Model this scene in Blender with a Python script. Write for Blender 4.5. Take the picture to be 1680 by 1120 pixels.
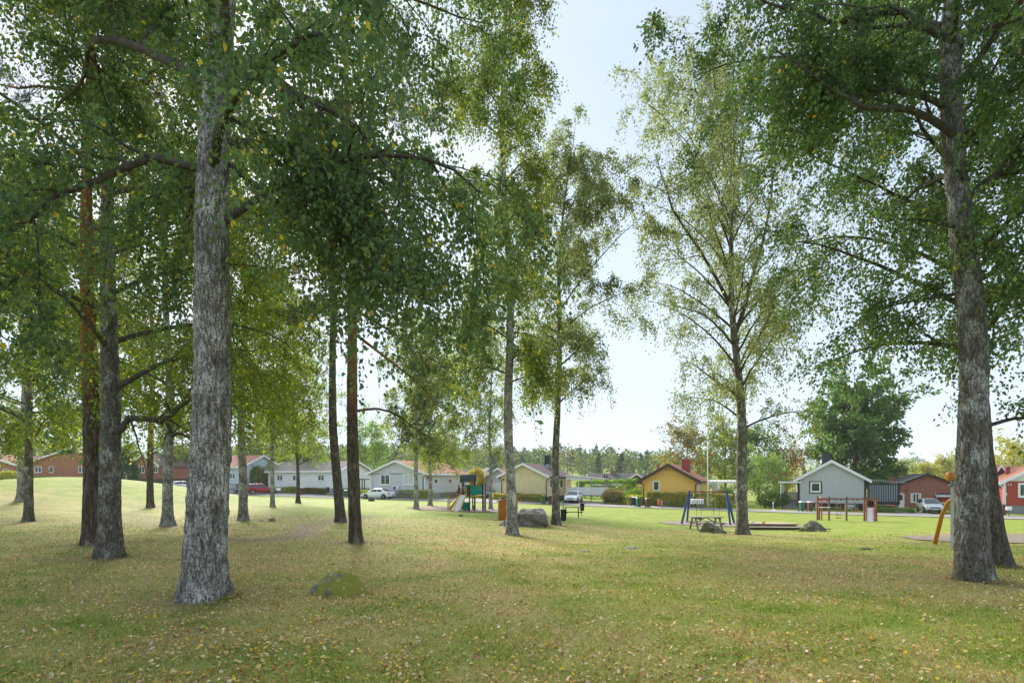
import bpy, math, random
import numpy as np
from mathutils import Vector, Matrix

for o in list(bpy.data.objects):
    bpy.data.objects.remove(o, do_unlink=True)
SC = bpy.context.scene
COL = SC.collection
R = math.radians
F = 950.0      # focal length of the photograph in its own pixels (1680 wide)
HY = 785.0     # horizon row of the photograph
EYE = 1.65

# ------------------------------------------------------------------ camera
cam_d = bpy.data.cameras.new('camera')
cam = bpy.data.objects.new('camera', cam_d)
COL.objects.link(cam)
cam.location = (0, 0, EYE)
cam.rotation_euler = (R(90), 0, 0)
cam_d.sensor_width = 36.0
cam_d.lens = F / 1680 * 36.0
cam_d.shift_y = (HY - 560.0) / 1680.0
cam_d.clip_start = 0.1
cam_d.clip_end = 9000
SC.camera = cam

# ------------------------------------------------------------------ sky, sun, exposure
SUN_EL, SUN_AZ = R(29), R(-24.5)         # azimuth measured from +Y towards +X
w = bpy.data.worlds.new('World')
SC.world = w
w.use_nodes = True
nt = w.node_tree
nt.nodes.clear()
out = nt.nodes.new('ShaderNodeOutputWorld')
bg = nt.nodes.new('ShaderNodeBackground')
sky = nt.nodes.new('ShaderNodeTexSky')
sky.sky_type = 'NISHITA'
sky.sun_disc = False
sky.sun_elevation = SUN_EL
sky.sun_rotation = SUN_AZ
sky.air_density = 1.0
sky.dust_density = 1.2
sky.ozone_density = 1.5
# thin high cloud veil: nearly even, a little streaky, thicker towards the horizon
tc = nt.nodes.new('ShaderNodeTexCoord')
mp = nt.nodes.new('ShaderNodeMapping')
mp.inputs['Scale'].default_value = (1.0, 1.0, 2.6)
nz = nt.nodes.new('ShaderNodeTexNoise')
nz.inputs['Scale'].default_value = 2.2
nz.inputs['Detail'].default_value = 5
nz.inputs['Roughness'].default_value = 0.55
cr = nt.nodes.new('ShaderNodeMapRange')
cr.inputs['From Min'].default_value = 0.3
cr.inputs['From Max'].default_value = 0.75
cr.inputs['To Min'].default_value = 0.62
cr.inputs['To Max'].default_value = 0.80
sep = nt.nodes.new('ShaderNodeSeparateXYZ')
hz = nt.nodes.new('ShaderNodeMapRange')
hz.interpolation_type = 'SMOOTHSTEP'
hz.inputs['From Min'].default_value = -0.05
hz.inputs['From Max'].default_value = 0.55
hz.inputs['To Min'].default_value = 0.34
hz.inputs['To Max'].default_value = 0.0
ad = nt.nodes.new('ShaderNodeMath'); ad.operation = 'ADD'; ad.use_clamp = True
mx = nt.nodes.new('ShaderNodeMix'); mx.data_type = 'RGBA'
mx.inputs['B'].default_value = (5.95, 7.05, 8.6, 1)
L = nt.links.new
L(tc.outputs['Generated'], mp.inputs['Vector']); L(mp.outputs[0], nz.inputs['Vector'])
L(nz.outputs['Fac'], cr.inputs['Value']); L(tc.outputs['Generated'], sep.inputs[0])
L(sep.outputs['Z'], hz.inputs['Value']); L(cr.outputs[0], ad.inputs[0]); L(hz.outputs[0], ad.inputs[1])
L(ad.outputs[0], mx.inputs['Factor']); L(sky.outputs[0], mx.inputs['A'])
L(mx.outputs['Result'], bg.inputs['Color']); L(bg.outputs[0], out.inputs['Surface'])
bg.inputs['Strength'].default_value = 0.071

sun_d = bpy.data.lights.new('sun', 'SUN')
sun_d.energy = 4.3
sun_d.angle = R(20)
sun_d.color = (1.0, 0.93, 0.82)
sun = bpy.data.objects.new('sun', sun_d)
COL.objects.link(sun)
sd = Vector((math.sin(SUN_AZ) * math.cos(SUN_EL), math.cos(SUN_AZ) * math.cos(SUN_EL), math.sin(SUN_EL)))
sun.rotation_euler = sd.to_track_quat('Z', 'Y').to_euler()
sun.location = (-20, 40, 40)

SC.render.engine = 'CYCLES'
SC.view_settings.view_transform = 'Standard'
SC.view_settings.look = 'None'
SC.view_settings.gamma = 1.0
SC.view_settings.use_curve_mapping = False
SC.view_settings.exposure = 1.0
SC.cycles.max_bounces = 7
SC.cycles.diffuse_bounces = 4
SC.cycles.glossy_bounces = 2
SC.cycles.transmission_bounces = 4

# ------------------------------------------------------------------ helpers
rng = np.random.default_rng(7)

def P(px, py, s):
    """photo pixel + metres scale (px per metre at that distance) -> point"""
    return ((px - 840) / s, F / s, EYE - (py - HY) / s)

def hsh(ix, iy, iz, seed):
    n = (ix.astype(np.int64) * 374761393 + iy.astype(np.int64) * 668265263 + iz.astype(np.int64) * 1274126177 + seed * 974711) & 0xFFFFFFFF
    n = ((n ^ (n >> 13)) * 1274126177) & 0xFFFFFFFF
    n = n ^ (n >> 16)
    return (n & 0xFFFFFF) / float(0xFFFFFF)

def vnoise(p, seed=0):
    p = np.asarray(p, float)
    i = np.floor(p); f = p - i; i = i.astype(np.int64)
    u = f * f * (3 - 2 * f)
    x, y, z = i[..., 0], i[..., 1], i[..., 2]
    def lerp(a, b, t): return a + (b - a) * t
    c = [[[hsh(x + a, y + b, z + d, seed) for d in (0, 1)] for b in (0, 1)] for a in (0, 1)]
    x0 = lerp(lerp(c[0][0][0], c[1][0][0], u[..., 0]), lerp(c[0][1][0], c[1][1][0], u[..., 0]), u[..., 1])
    x1 = lerp(lerp(c[0][0][1], c[1][0][1], u[..., 0]), lerp(c[0][1][1], c[1][1][1], u[..., 0]), u[..., 1])
    return lerp(x0, x1, u[..., 2])

def fbm(p, seed=0, oct=4):
    p = np.asarray(p, float); s = 0; a = 0.5; t = 0
    for k in range(oct):
        s = s + a * vnoise(p * 2 ** k, seed + k * 17); t += a; a *= 0.5
    return s / t

def noise2(x, y, sc, seed=0, oct=3):
    return fbm(np.stack([np.asarray(x) * sc, np.asarray(y) * sc, np.zeros_like(np.asarray(x, float)) + 3.7], -1), seed, oct)

def np_mesh(name, verts, faces, mat, parent=None, smooth=False, attrs=None, loc=None):
    """verts (N,3), faces (M,k) of equal size, attrs {name:(N,4)}"""
    verts = np.ascontiguousarray(verts, np.float32); faces = np.ascontiguousarray(faces, np.int32)
    me = bpy.data.meshes.new(name)
    k = faces.shape[1]; m = len(faces)
    me.vertices.add(len(verts)); me.vertices.foreach_set('co', verts.ravel())
    me.loops.add(m * k); me.loops.foreach_set('vertex_index', faces.ravel())
    me.polygons.add(m)
    me.polygons.foreach_set('loop_start', np.arange(0, m * k, k, dtype=np.int32))
    me.polygons.foreach_set('use_smooth', np.full(m, smooth, bool))
    if attrs:
        for an, av in attrs.items():
            at = me.attributes.new(an, 'FLOAT_COLOR', 'POINT')
            at.data.foreach_set('color', np.ascontiguousarray(av, np.float32).ravel())
    me.update(calc_edges=True)
    me.materials.append(mat)
    o = bpy.data.objects.new(name, me); COL.objects.link(o)
    if parent: o.parent = parent
    if loc is not None: o.location = loc
    return o

class MB:
    def __init__(s): s.v = []; s.f = []
    def add(s, vs, fs):
        n = len(s.v); s.v += [tuple(map(float, q)) for q in vs]; s.f += [tuple(i + n for i in f) for f in fs]; return s
    def hexa(s, p):   # 8 points: bottom 0-3 ccw from above, top 4-7
        return s.add(p, [(3, 2, 1, 0), (4, 5, 6, 7), (0, 1, 5, 4), (1, 2, 6, 5), (2, 3, 7, 6), (3, 0, 4, 7)])
    def box(s, x0, x1, y0, y1, z0, z1):
        return s.hexa([(x0, y0, z0), (x1, y0, z0), (x1, y1, z0), (x0, y1, z0), (x0, y0, z1), (x1, y0, z1), (x1, y1, z1), (x0, y1, z1)])
    def bar(s, a, b, wx, wy=None, up=(0, 0, 1)):
        """rectangular bar from a to b, wx thick sideways, wy thick along 'up'"""
        wy = wy or wx
        a = Vector(a); b = Vector(b); d = (b - a).normalized(); u = Vector(up)
        if abs(d.dot(u)) > 0.95: u = Vector((0, 1, 0))
        sx = d.cross(u).normalized(); uy = sx.cross(d).normalized()
        q = []
        for c in (a, b):
            for i, j in ((-1, -1), (1, -1), (1, 1), (-1, 1)):
                q.append(c + sx * (i * wx / 2) + uy * (j * wy / 2))
        return s.add(q, [(0, 1, 2, 3)[::-1], (4, 5, 6, 7), (0, 1, 5, 4), (1, 2, 6, 5), (2, 3, 7, 6), (3, 0, 4, 7)][:6])
    def tube(s, pts, r, n=8, cap=True):
        pts = [Vector(p) for p in pts]; rr = r if isinstance(r, (list, tuple)) else [r] * len(pts)
        base = len(s.v); prev = None
        for i, p in enumerate(pts):
            t = (pts[min(i + 1, len(pts) - 1)] - pts[max(i - 1, 0)]).normalized()
            if prev is None:
                ref = Vector((0, 0, 1)) if abs(t.z) < 0.9 else Vector((1, 0, 0))
                prev = t.cross(ref).normalized()
            a = (prev - t * prev.dot(t)).normalized(); prev = a; b = t.cross(a)
            for k in range(n):
                an = 2 * math.pi * k / n
                s.v.append(tuple(p + (a * math.cos(an) + b * math.sin(an)) * rr[i]))
        for i in range(len(pts) - 1):
            for k in range(n):
                k2 = (k + 1) % n
                s.f.append((base + i * n + k, base + i * n + k2, base + (i + 1) * n + k2, base + (i + 1) * n + k))
        if cap:
            s.f.append(tuple(base + k for k in range(n))[::-1])
            e = base + (len(pts) - 1) * n
            s.f.append(tuple(e + k for k in range(n)))
        return s
    def prism(s, prof, axis, d0, d1):
        """prof: list of 2D points; axis 'x','y','z' extrusion from d0 to d1"""
        def mk(p, d):
            return {'x': (d, p[0], p[1]), 'y': (p[0], d, p[1]), 'z': (p[0], p[1], d)}[axis]
        n = len(prof); vs = [mk(p, d0) for p in prof] + [mk(p, d1) for p in prof]
        fs = [tuple(range(n))[::-1], tuple(range(n, 2 * n))] + [(i, (i + 1) % n, n + (i + 1) % n, n + i) for i in range(n)]
        return s.add(vs, fs)
    def build(s, name, mat, parent=None, smooth=False, bevel=0.0, loc=None):
        me = bpy.data.meshes.new(name)
        me.from_pydata(s.v, [], s.f); me.update()
        import bmesh
        bm = bmesh.new(); bm.from_mesh(me); bmesh.ops.recalc_face_normals(bm, faces=bm.faces)
        if bevel:
            ed = [e for e in bm.edges if len(e.link_faces) == 2 and e.calc_face_angle(0) > 0.6]
            bmesh.ops.bevel(bm, geom=ed, offset=bevel, segments=1, affect='EDGES', profile=0.5)
        bm.to_mesh(me); bm.free()
        if smooth:
            for p in me.polygons: p.use_smooth = True
        me.materials.append(mat)
        o = bpy.data.objects.new(name, me); COL.objects.link(o)
        if parent: o.parent = parent
        if loc is not None: o.location = loc
        return o

def tag(o, label=None, cat=None, group=None, kind=None):
    if label: o['label'] = label
    if cat: o['category'] = cat
    if group: o['group'] = group
    if kind: o['kind'] = kind
    return o

def thing(name, label, cat, loc=(0, 0, 0), rz=0.0, group=None):
    o = bpy.data.objects.new(name, None); COL.objects.link(o)
    o.location = loc; o.rotation_euler = (0, 0, rz); o.empty_display_size = 0.2
    return tag(o, label, cat, group)

def copy_tree(o, parent=None):
    c = o.copy(); COL.objects.link(c); c.parent = parent
    for ch in list(o.children): copy_tree(ch, c)
    return c

# ------------------------------------------------------------------ materials
MATS = {}
def mat(name, color, rough=0.7, var=0.0, scale=8.0, bump=0.0, metal=0.0, spec=0.4, coords='Object', bscale=None, stretch=(1, 1, 1), color2=None, coat=0.0, emit=None):
    if name in MATS: return MATS[name]
    m = bpy.data.materials.new(name); m.use_nodes = True
    t = m.node_tree; b = t.nodes['Principled BSDF']
    b.inputs['Roughness'].default_value = rough; b.inputs['Metallic'].default_value = metal
    b.inputs['Specular IOR Level'].default_value = spec
    b.inputs['Coat Weight'].default_value = coat
    c = (*color, 1)
    b.inputs['Base Color'].default_value = c
    if var or bump or color2:
        co = t.nodes.new('ShaderNodeTexCoord'); mpn = t.nodes.new('ShaderNodeMapping'); mpn.inputs['Scale'].default_value = stretch
        t.links.new(co.outputs[coords], mpn.inputs[0])
        n = t.nodes.new('ShaderNodeTexNoise'); n.inputs['Scale'].default_value = scale; n.inputs['Detail'].default_value = 6; n.inputs['Roughness'].default_value = 0.65
        t.links.new(mpn.outputs[0], n.inputs['Vector'])
        if var or color2:
            rp = t.nodes.new('ShaderNodeMapRange'); rp.inputs['From Min'].default_value = 0.3; rp.inputs['From Max'].default_value = 0.7
            t.links.new(n.outputs['Fac'], rp.inputs['Value'])
            mixn = t.nodes.new('ShaderNodeMix'); mixn.data_type = 'RGBA'
            c2 = color2 or tuple(min(1, x * (1 + var)) for x in color)
            c1 = color if color2 else tuple(x * (1 - var) for x in color)
            mixn.inputs['A'].default_value = (*c1, 1); mixn.inputs['B'].default_value = (*c2, 1)
            t.links.new(rp.outputs[0], mixn.inputs['Factor']); t.links.new(mixn.outputs['Result'], b.inputs['Base Color'])
        if bump:
            n2 = t.nodes.new('ShaderNodeTexNoise'); n2.inputs['Scale'].default_value = bscale or scale * 3; n2.inputs['Detail'].default_value = 5
            t.links.new(mpn.outputs[0], n2.inputs['Vector'])
            bp = t.nodes.new('ShaderNodeBump'); bp.inputs['Strength'].default_value = bump; bp.inputs['Distance'].default_value = 0.02
            t.links.new(n2.outputs['Fac'], bp.inputs['Height']); t.links.new(bp.outputs[0], b.inputs['Normal'])
    MATS[name] = m
    return m

def leaf_material(name, trans=0.45, tint=(1.3, 1.45, 0.75), rough=0.5):
    m = bpy.data.materials.new(name); m.use_nodes = True
    t = m.node_tree; b = t.nodes['Principled BSDF']; o = t.nodes['Material Output']
    a = t.nodes.new('ShaderNodeAttribute'); a.attribute_name = 'Col'
    t.links.new(a.outputs['Color'], b.inputs['Base Color'])
    b.inputs['Roughness'].default_value = rough; b.inputs['Specular IOR Level'].default_value = 0.35
    tr = t.nodes.new('ShaderNodeBsdfTranslucent')
    mu = t.nodes.new('ShaderNodeMix'); mu.data_type = 'RGBA'; mu.blend_type = 'MULTIPLY'; mu.inputs['Factor'].default_value = 1
    mu.inputs['B'].default_value = (*tint, 1)
    t.links.new(a.outputs['Color'], mu.inputs['A']); t.links.new(mu.outputs['Result'], tr.inputs['Color'])
    ms = t.nodes.new('ShaderNodeMixShader'); ms.inputs['Fac'].default_value = trans
    t.links.new(b.outputs[0], ms.inputs[1]); t.links.new(tr.outputs[0], ms.inputs[2]); t.links.new(ms.outputs[0], o.inputs['Surface'])
    return m
M_LEAF = leaf_material('leaf')
M_FAR = leaf_material('far_leaf', 0.12, (1.1, 1.2, 0.7), 0.7)
M_HEDGE = leaf_material('hedge_leaf', 0.45, (1.35, 1.35, 0.6), 0.6)
M_NEEDLE = leaf_material('needle', 0.15, (1.2, 1.3, 0.7))
M_LITTER = leaf_material('litter_leaf', 0.15, (1.1, 1.0, 0.6), 0.7)

# ------------------------------------------------------------------ terrain height
MOUND = (-33.0, 45.0, 1.95, 7.5, 8.5)
CTRL_PX = [  # photo pixel of a ground contact and px per metre there
    (332, 975, 119), (555, 980, 118), (1597, 950, 95), (1637, 925, 80), (180, 915, 78), (147, 890, 66), (47, 855, 40), (35, 820, 30),
    (248, 833, 28), (275, 863, 44), (399, 852, 38), (447, 831, 24), (489, 825, 20), (558, 855, 38), (585, 890, 58), (683, 835, 20.5),
    (706, 828, 18), (805, 835, 19), (840, 880, 45), (912, 858, 36), (1218, 874, 37), (765, 839, 20), (1118, 857, 26), (1205, 860, 26),
    (1160, 871, 30), (1175, 879, 34), (1335, 872, 31), (1270, 865, 28), (1345, 853, 21), (1438, 855, 21), (1567, 905, 55), (1532, 893, 50), (1647, 873, 43),
    (380, 812, 10.45), (600, 818.5, 11.7), (800, 825.5, 12.9), (1000, 831.5, 14.05), (1200, 838, 15.2), (1400, 844.5, 16.4), (1600, 850, 17.5), (1680, 852, 18), (1900, 858, 19.6),
    (300, 808, 9.9), (250, 798, 9.0), (215, 790, 8.0), (100, 787, 9.3), (0, 788, 9.3), (-200, 788, 9.3), (400, 806, 9.5), (610, 816, 10.9), (822, 819, 12.2), (1050, 828, 12.8), (1310, 834.5, 13.4), (1470, 834, 13.2), (1640, 842, 15.3),
    (930, 822, 12.0), (500, 805, 9.6)]
CTRL = [P(*c) for c in CTRL_PX] + [(0, 0, 0), (-9, 0, .05), (9, 0, -.03), (0, -14, .1), (-25, -10, .1), (25, -10, -.1), (0, 4.7, 0), (-14, 8, .03), (14, 7, -.05), (-60, 40, .4), (-40, 10, .1),
    (40, 20, -1.0), (60, 40, -2.0), (-100, 60, 1.2), (0, 120, -1.2), (60, 110, -2), (-60, 140, .8), (120, 70, -2.6)]
CTRL = np.array(CTRL)

def mound(x, y):
    cx, cy, a, sx, sy = MOUND
    return a * np.exp(-0.5 * (((x - cx) / sx) ** 2 + ((y - cy) / sy) ** 2))

def _tps(r2): return 0.5 * r2 * np.log(r2 + 1e-9)
def _fit():
    n = len(CTRL); d = CTRL[:, None, :2] - CTRL[None, :, :2]
    K = _tps((d ** 2).sum(-1) / 100.0) + np.eye(n) * 0.25
    Pm = np.c_[np.ones(n), CTRL[:, :2]]
    A = np.zeros((n + 3, n + 3)); A[:n, :n] = K; A[:n, n:] = Pm; A[n:, :n] = Pm.T
    b = np.zeros(n + 3); b[:n] = CTRL[:, 2] - mound(CTRL[:, 0], CTRL[:, 1])
    return np.linalg.solve(A, b)
_W = _fit()
def sstep(a, b, x):
    t = np.clip((x - a) / (b - a), 0, 1); return t * t * (3 - 2 * t)

def ground(x, y):
    x = np.asarray(x, float); y = np.asarray(y, float); sh = x.shape
    x = x.ravel(); y = y.ravel(); res = np.empty_like(x)
    xc = np.clip(x, -130, 130); yc = np.clip(y, -25, 150)
    n = len(CTRL)
    for i in range(0, len(x), 20000):
        a = xc[i:i + 20000]; b = yc[i:i + 20000]
        r2 = ((a[:, None] - CTRL[:, 0]) ** 2 + (b[:, None] - CTRL[:, 1]) ** 2) / 100.0
        res[i:i + 20000] = _tps(r2) @ _W[:n] + _W[n] + _W[n + 1] * a + _W[n + 2] * b
    res += mound(x, y)
    near = 1 - sstep(25, 55, np.hypot(x, y))
    res += near * ((noise2(x, y, 0.55, 5, 2) - 0.5) * 0.09 + (noise2(x, y, 2.2, 9, 2) - 0.5) * 0.03)
    # the wooded hill behind the houses, with a farther ridge
    hill = 11 * (1 - .85 * sstep(70, 170, x) * (1 - sstep(600, 900, y))) * sstep(170, 420, y) * (0.75 + 0.5 * noise2(x, y, 0.006, 21, 2)) + 34 * sstep(700, 1500, y) * (0.6 + 0.7 * noise2(x, y, 0.0016, 31, 2))
    res = res + hill
    return res.reshape(sh)
def gz(x, y): return float(ground(np.array([x]), np.array([y]))[0])
def G(px, s, dz=0.0):
    """point on the ground in photo column px at the distance where a metre is s px"""
    x = (px - 840) / s; y = F / s
    return (x, y, gz(x, y) + dz)
# ------------------------------------------------------------------ ground sheet
TREES_XY = np.array([P(*c)[:2] for c in CTRL_PX[:21] if c[0] != 555])
PATH = [P(330, 890, 57)[:2], P(430, 889, 58)[:2], P(480, 884, 54)[:2], P(505, 875, 47)[:2], P(505, 866, 42)[:2], P(545, 859, 38)[:2], P(600, 850, 30)[:2]]
PATH2 = [P(150, 862, 44)[:2], P(215, 858, 42)[:2], P(245, 852, 38)[:2], P(225, 846, 34)[:2], P(160, 842, 32)[:2]]
def seg_dist(x, y, pts):
    d = np.full(np.shape(x), 1e9)
    for (ax, ay), (bx, by) in zip(pts[:-1], pts[1:]):
        t = np.clip(((x - ax) * (bx - ax) + (y - ay) * (by - ay)) / ((bx - ax) ** 2 + (by - ay) ** 2), 0, 1)
        d = np.minimum(d, np.hypot(x - ax - t * (bx - ax), y - ay - t * (by - ay)))
    return d
def masks(x, y):
    """r: leaf litter / thin dry grass under the trees, g: trodden earth, b: unused"""
    x = np.asarray(x, float); y = np.asarray(y, float)
    lit = np.zeros_like(x); bare = np.zeros_like(x)
    for (tx, ty) in TREES_XY:
        d = np.hypot(x - tx, y - ty)
        lit = lit + np.exp(-(d / 5.2) ** 2)
        bare = np.maximum(bare, np.exp(-(d / 0.8) ** 2) * 0.7)
    lit = np.clip(lit, 0, 1) * (0.35 + 0.65 * (1 - sstep(30, 44, y)))
    lit = np.maximum(lit, 0.62 * (1 - sstep(17, 27, y - 0.15 * np.abs(x))))
    pd = seg_dist(x, y, PATH) + (noise2(x, y, 0.9, 41, 3) - 0.5) * 1.1
    pd2 = seg_dist(x, y, PATH2) + (noise2(x, y, 0.9, 47, 3) - 0.5) * 1.1
    p = np.maximum(0.95 * (1 - sstep(0.2, 0.9, pd)), 0.75 * (1 - sstep(0.1, 0.8, pd2)))
    return np.stack([lit, np.maximum(p, bare), np.zeros_like(x), np.ones_like(x)], -1)

def grass_material(name, blades=False):
    m = bpy.data.materials.new(name); m.use_nodes = True
    t = m.node_tree; b = t.nodes['Principled BSDF']; o = t.nodes['Material Output']; K = t.links.new
    geo = t.nodes.new('ShaderNodeNewGeometry')
    sp = t.nodes.new('ShaderNodeSeparateXYZ'); cb = t.nodes.new('ShaderNodeCombineXYZ')
    K(geo.outputs['Position'], sp.inputs[0]); K(sp.outputs['X'], cb.inputs['X']); K(sp.outputs['Y'], cb.inputs['Y'])
    at = t.nodes.new('ShaderNodeAttribute'); at.attribute_name = 'mask'
    sm = t.nodes.new('ShaderNodeSeparateColor'); K(at.outputs['Color'], sm.inputs[0])
    def noise(sc, det=4, rough=0.6, w=0):
        n = t.nodes.new('ShaderNodeTexNoise'); n.inputs['Scale'].default_value = sc; n.inputs['Detail'].default_value = det; n.inputs['Roughness'].default_value = rough
        mpn = t.nodes.new('ShaderNodeMapping'); mpn.inputs['Location'].default_value = (w, w * 1.7, 0); K(cb.outputs[0], mpn.inputs[0]); K(mpn.outputs[0], n.inputs['Vector'])
        return n.outputs['Fac']
    def rng_(v, a, c, d=0.0, e=1.0):
        r = t.nodes.new('ShaderNodeMapRange'); r.inputs['From Min'].default_value = a; r.inputs['From Max'].default_value = c; r.inputs['To Min'].default_value = d; r.inputs['To Max'].default_value = e
        K(v, r.inputs['Value']); return r.outputs[0]
    def math_(op, a, c, clamp=False):
        n = t.nodes.new('ShaderNodeMath'); n.operation = op; n.use_clamp = clamp
        for i, q in enumerate((a, c)):
            if isinstance(q, (int, float)): n.inputs[i].default_value = q
            else: K(q, n.inputs[i])
        return n.outputs[0]
    def mixc(f, a, c):
        n = t.nodes.new('ShaderNodeMix'); n.data_type = 'RGBA'
        if isinstance(f, (int, float)): n.inputs['Factor'].default_value = f
        else: K(f, n.inputs['Factor'])
        for nm, q in (('A', a), ('B', c)):
            if isinstance(q, tuple): n.inputs[nm].default_value = (*q, 1)
            else: K(q, n.inputs[nm])
        return n.outputs['Result']
    big = noise(0.22, 5); mid = noise(0.9, 5, 0.65, 13); fine = noise(9, 5, 0.7, 29); vf = noise(70, 3, 0.7, 5)
    green = mixc(rng_(mid, 0.35, 0.68), GREENS[0], GREENS[1])
    green = mixc(rng_(fine, 0.35, 0.7, 0, 0.6), green, GREENS[2])
    dry = mixc(rng_(fine, 0.3, 0.7), (0.32, 0.25, 0.095), (0.50, 0.41, 0.185))
    # dry, thin patches: more where leaves gather
    f = math_('ADD', rng_(sm.outputs[0], 0, 1, -0.13, 0.60), math_('ADD', rng_(big, 0.32, 0.7, -0.42, 0.5), rng_(mid, 0.32, 0.7, -0.42, 0.5)))
    f = math_('ADD', f, rng_(fine, 0.25, 0.75, -0.2, 0.2), True)
    f = math_('MULTIPLY', f, 0.85)
    col = mixc(f, green, dry)
    dirt = mixc(rng_(fine, 0.3, 0.7), (0.15, 0.10, 0.062), (0.27, 0.195, 0.125))
    pf = math_('MULTIPLY', sm.outputs[1], rng_(fine, 0.2, 0.6, 0.55, 1.1), True)
    col = mixc(pf, col, dirt)
    if blades:
        ra = t.nodes.new('ShaderNodeAttribute'); ra.attribute_name = 'Col'
        mu = t.nodes.new('ShaderNodeMix'); mu.data_type = 'RGBA'; mu.blend_type = 'MULTIPLY'; mu.inputs['Factor'].default_value = 1
        K(col, mu.inputs['A']); K(ra.outputs['Color'], mu.inputs['B']); col = mu.outputs['Result']
        tr = t.nodes.new('ShaderNodeBsdfTranslucent'); K(col, tr.inputs['Color'])
        ms = t.nodes.new('ShaderNodeMixShader'); ms.inputs['Fac'].default_value = 0.3
        K(b.outputs[0], ms.inputs[1]); K(tr.outputs[0], ms.inputs[2]); K(ms.outputs[0], o.inputs['Surface'])
    else:
        sc = rng_(vf, 0.25, 0.75, 0.72, 1.25)
        hs = t.nodes.new('ShaderNodeHueSaturation'); K(col, hs.inputs['Color']); K(sc, hs.inputs['Value']); col = hs.outputs[0]
        bp = t.nodes.new('ShaderNodeBump'); bp.inputs['Strength'].default_value = 0.8; bp.inputs['Distance'].default_value = 0.035
        K(math_('ADD', fine, math_('MULTIPLY', vf, 0.6)), bp.inputs['Height']); K(bp.outputs[0], b.inputs['Normal'])
    K(col, b.inputs['Base Color'])
    b.inputs['Roughness'].default_value = 0.85; b.inputs['Specular IOR Level'].default_value = 0.15
    return m
GREENS = [(0.160, 0.230, 0.030), (0.35, 0.385, 0.066), (0.245, 0.335, 0.046)]
M_GRASS = grass_material('lawn'); M_BLADE = grass_material('grass_blade', True)

def build_ground():
    nx, ny = 280, 290
    u = np.linspace(-1, 1, nx); gx = 11.0 * np.sinh(u * 5.2)          # to about +-1000 m
    v = np.linspace(-0.42, 1, ny); gy = 9.0 + 12.0 * np.sinh(v * 5.6)
    X, Y = np.meshgrid(gx, gy)
    Z = ground(X, Y)
    V = np.stack([X, Y, Z], -1).reshape(-1, 3)
    i = np.arange(nx * ny).reshape(ny, nx)
    Fc = np.stack([i[:-1, :-1], i[:-1, 1:], i[1:, 1:], i[1:, :-1]], -1).reshape(-1, 4)
    mk = masks(V[:, 0], V[:, 1])
    o = np_mesh('ground', V, Fc, M_GRASS, smooth=True, attrs={'mask': mk})
    tag(o, 'mown park lawn with dry patches and trodden earth', 'lawn', kind='structure')
    return o
build_ground()

def polar_points(n, r0, r1, half=58):
    r = np.exp(rng.uniform(math.log(r0), math.log(r1), n))
    a = np.radians(rng.uniform(-half, half, n))
    return r * np.sin(a), r * np.cos(a)

def build_grass(n=330000):
    x, y = polar_points(n, 3.3, 36)
    mk = masks(x, y)
    keep = rng.random(n) > np.clip(mk[:, 1] * 1.1, 0, 0.95)
    thin = 1 - 0.45 * mk[:, 0]
    keep &= rng.random(n) < thin + 0.1
    keep &= rng.random(n) < 1 - sstep(12, 36, np.hypot(x, y))
    x, y, mk = x[keep], y[keep], mk[keep]; n = len(x)
    # uncut tufts round the trunks and the mossy rock
    tx, ty, tr = [], [], []
    for (cx, cy, rr) in [(*P(332, 975, 119)[:2], .34), (*P(180, 915, 78)[:2], .27), (*P(1597, 950, 95)[:2], .31), (*P(1637, 925, 80)[:2], .26), (*P(147, 890, 66)[:2], .25), (*P(585, 890, 58)[:2], .22), (*P(840, 880, 45)[:2], .25), (*P(1218, 874, 37)[:2], .3), (*P(556, 978, 113)[:2], .42), (*P(868, 873, 37)[:2], .82), (*P(1173, 880, 34)[:2], .7), (*P(1334, 872, 31)[:2], .75), (*P(912, 858, 36)[:2], .24)]:
        k = 1100; a = rng.uniform(0, 2 * math.pi, k); q = rr + np.abs(rng.normal(0, .07, k)); tx.append(cx + np.cos(a) * q); ty.append(cy + np.sin(a) * q)
    tx = np.concatenate(tx); ty = np.concatenate(ty); kp = rng.random(len(tx)) < sstep(.45, .68, noise2(tx, ty, 3.1, 63, 2)) * np.where(ty < 13, 1, .35); tx = tx[kp]; ty = ty[kp]; nt_ = len(tx); x = np.concatenate([x, tx]); y = np.concatenate([y, ty]); mk = np.concatenate([mk, masks(tx, ty) * np.array([.8, .2, 0, 1])]); n = len(x)
    z = ground(x, y) - 0.004
    dist = np.hypot(x, y)
    clump = noise2(x, y, 1.3, 77, 3)
    h = (0.014 + 0.030 * clump) * rng.uniform(0.6, 1.4, n) * (1 + dist / 40)
    h[-nt_:] = rng.uniform(0.025, 0.085, nt_)
    wd = rng.uniform(0.0025, 0.0055, n) * (1 + dist / 9)
    a = rng.uniform(0, 2 * math.pi, n); le = rng.uniform(0.2, 1.1, n) * h; la = rng.uniform(0, 2 * math.pi, n)
    p = np.stack([x, y, z], -1)
    sx = np.stack([np.cos(a) * wd, np.sin(a) * wd, np.zeros(n)], -1)
    tip = p + np.stack([np.cos(la) * le, np.sin(la) * le, h], -1)
    V = np.stack([p - sx, p + sx, tip], 1).reshape(-1, 3)
    Fc = np.arange(n * 3).reshape(-1, 3)
    br = rng.uniform(0.75, 1.9, n); st = (rng.random(n) < 0.16 + 0.22 * mk[:, 0]) * 1.0; c = np.stack([br * (1 + .45 * st), br * (1 + .08 * st), br * (1 + .9 * st), np.ones(n)], -1)
    o = np_mesh('grass', V, Fc, M_BLADE, attrs={'mask': np.repeat(mk, 3, 0), 'Col': np.repeat(c, 3, 0)})
    tag(o, 'short green and straw coloured lawn grass blades', 'grass', kind='stuff')
build_grass()

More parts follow.
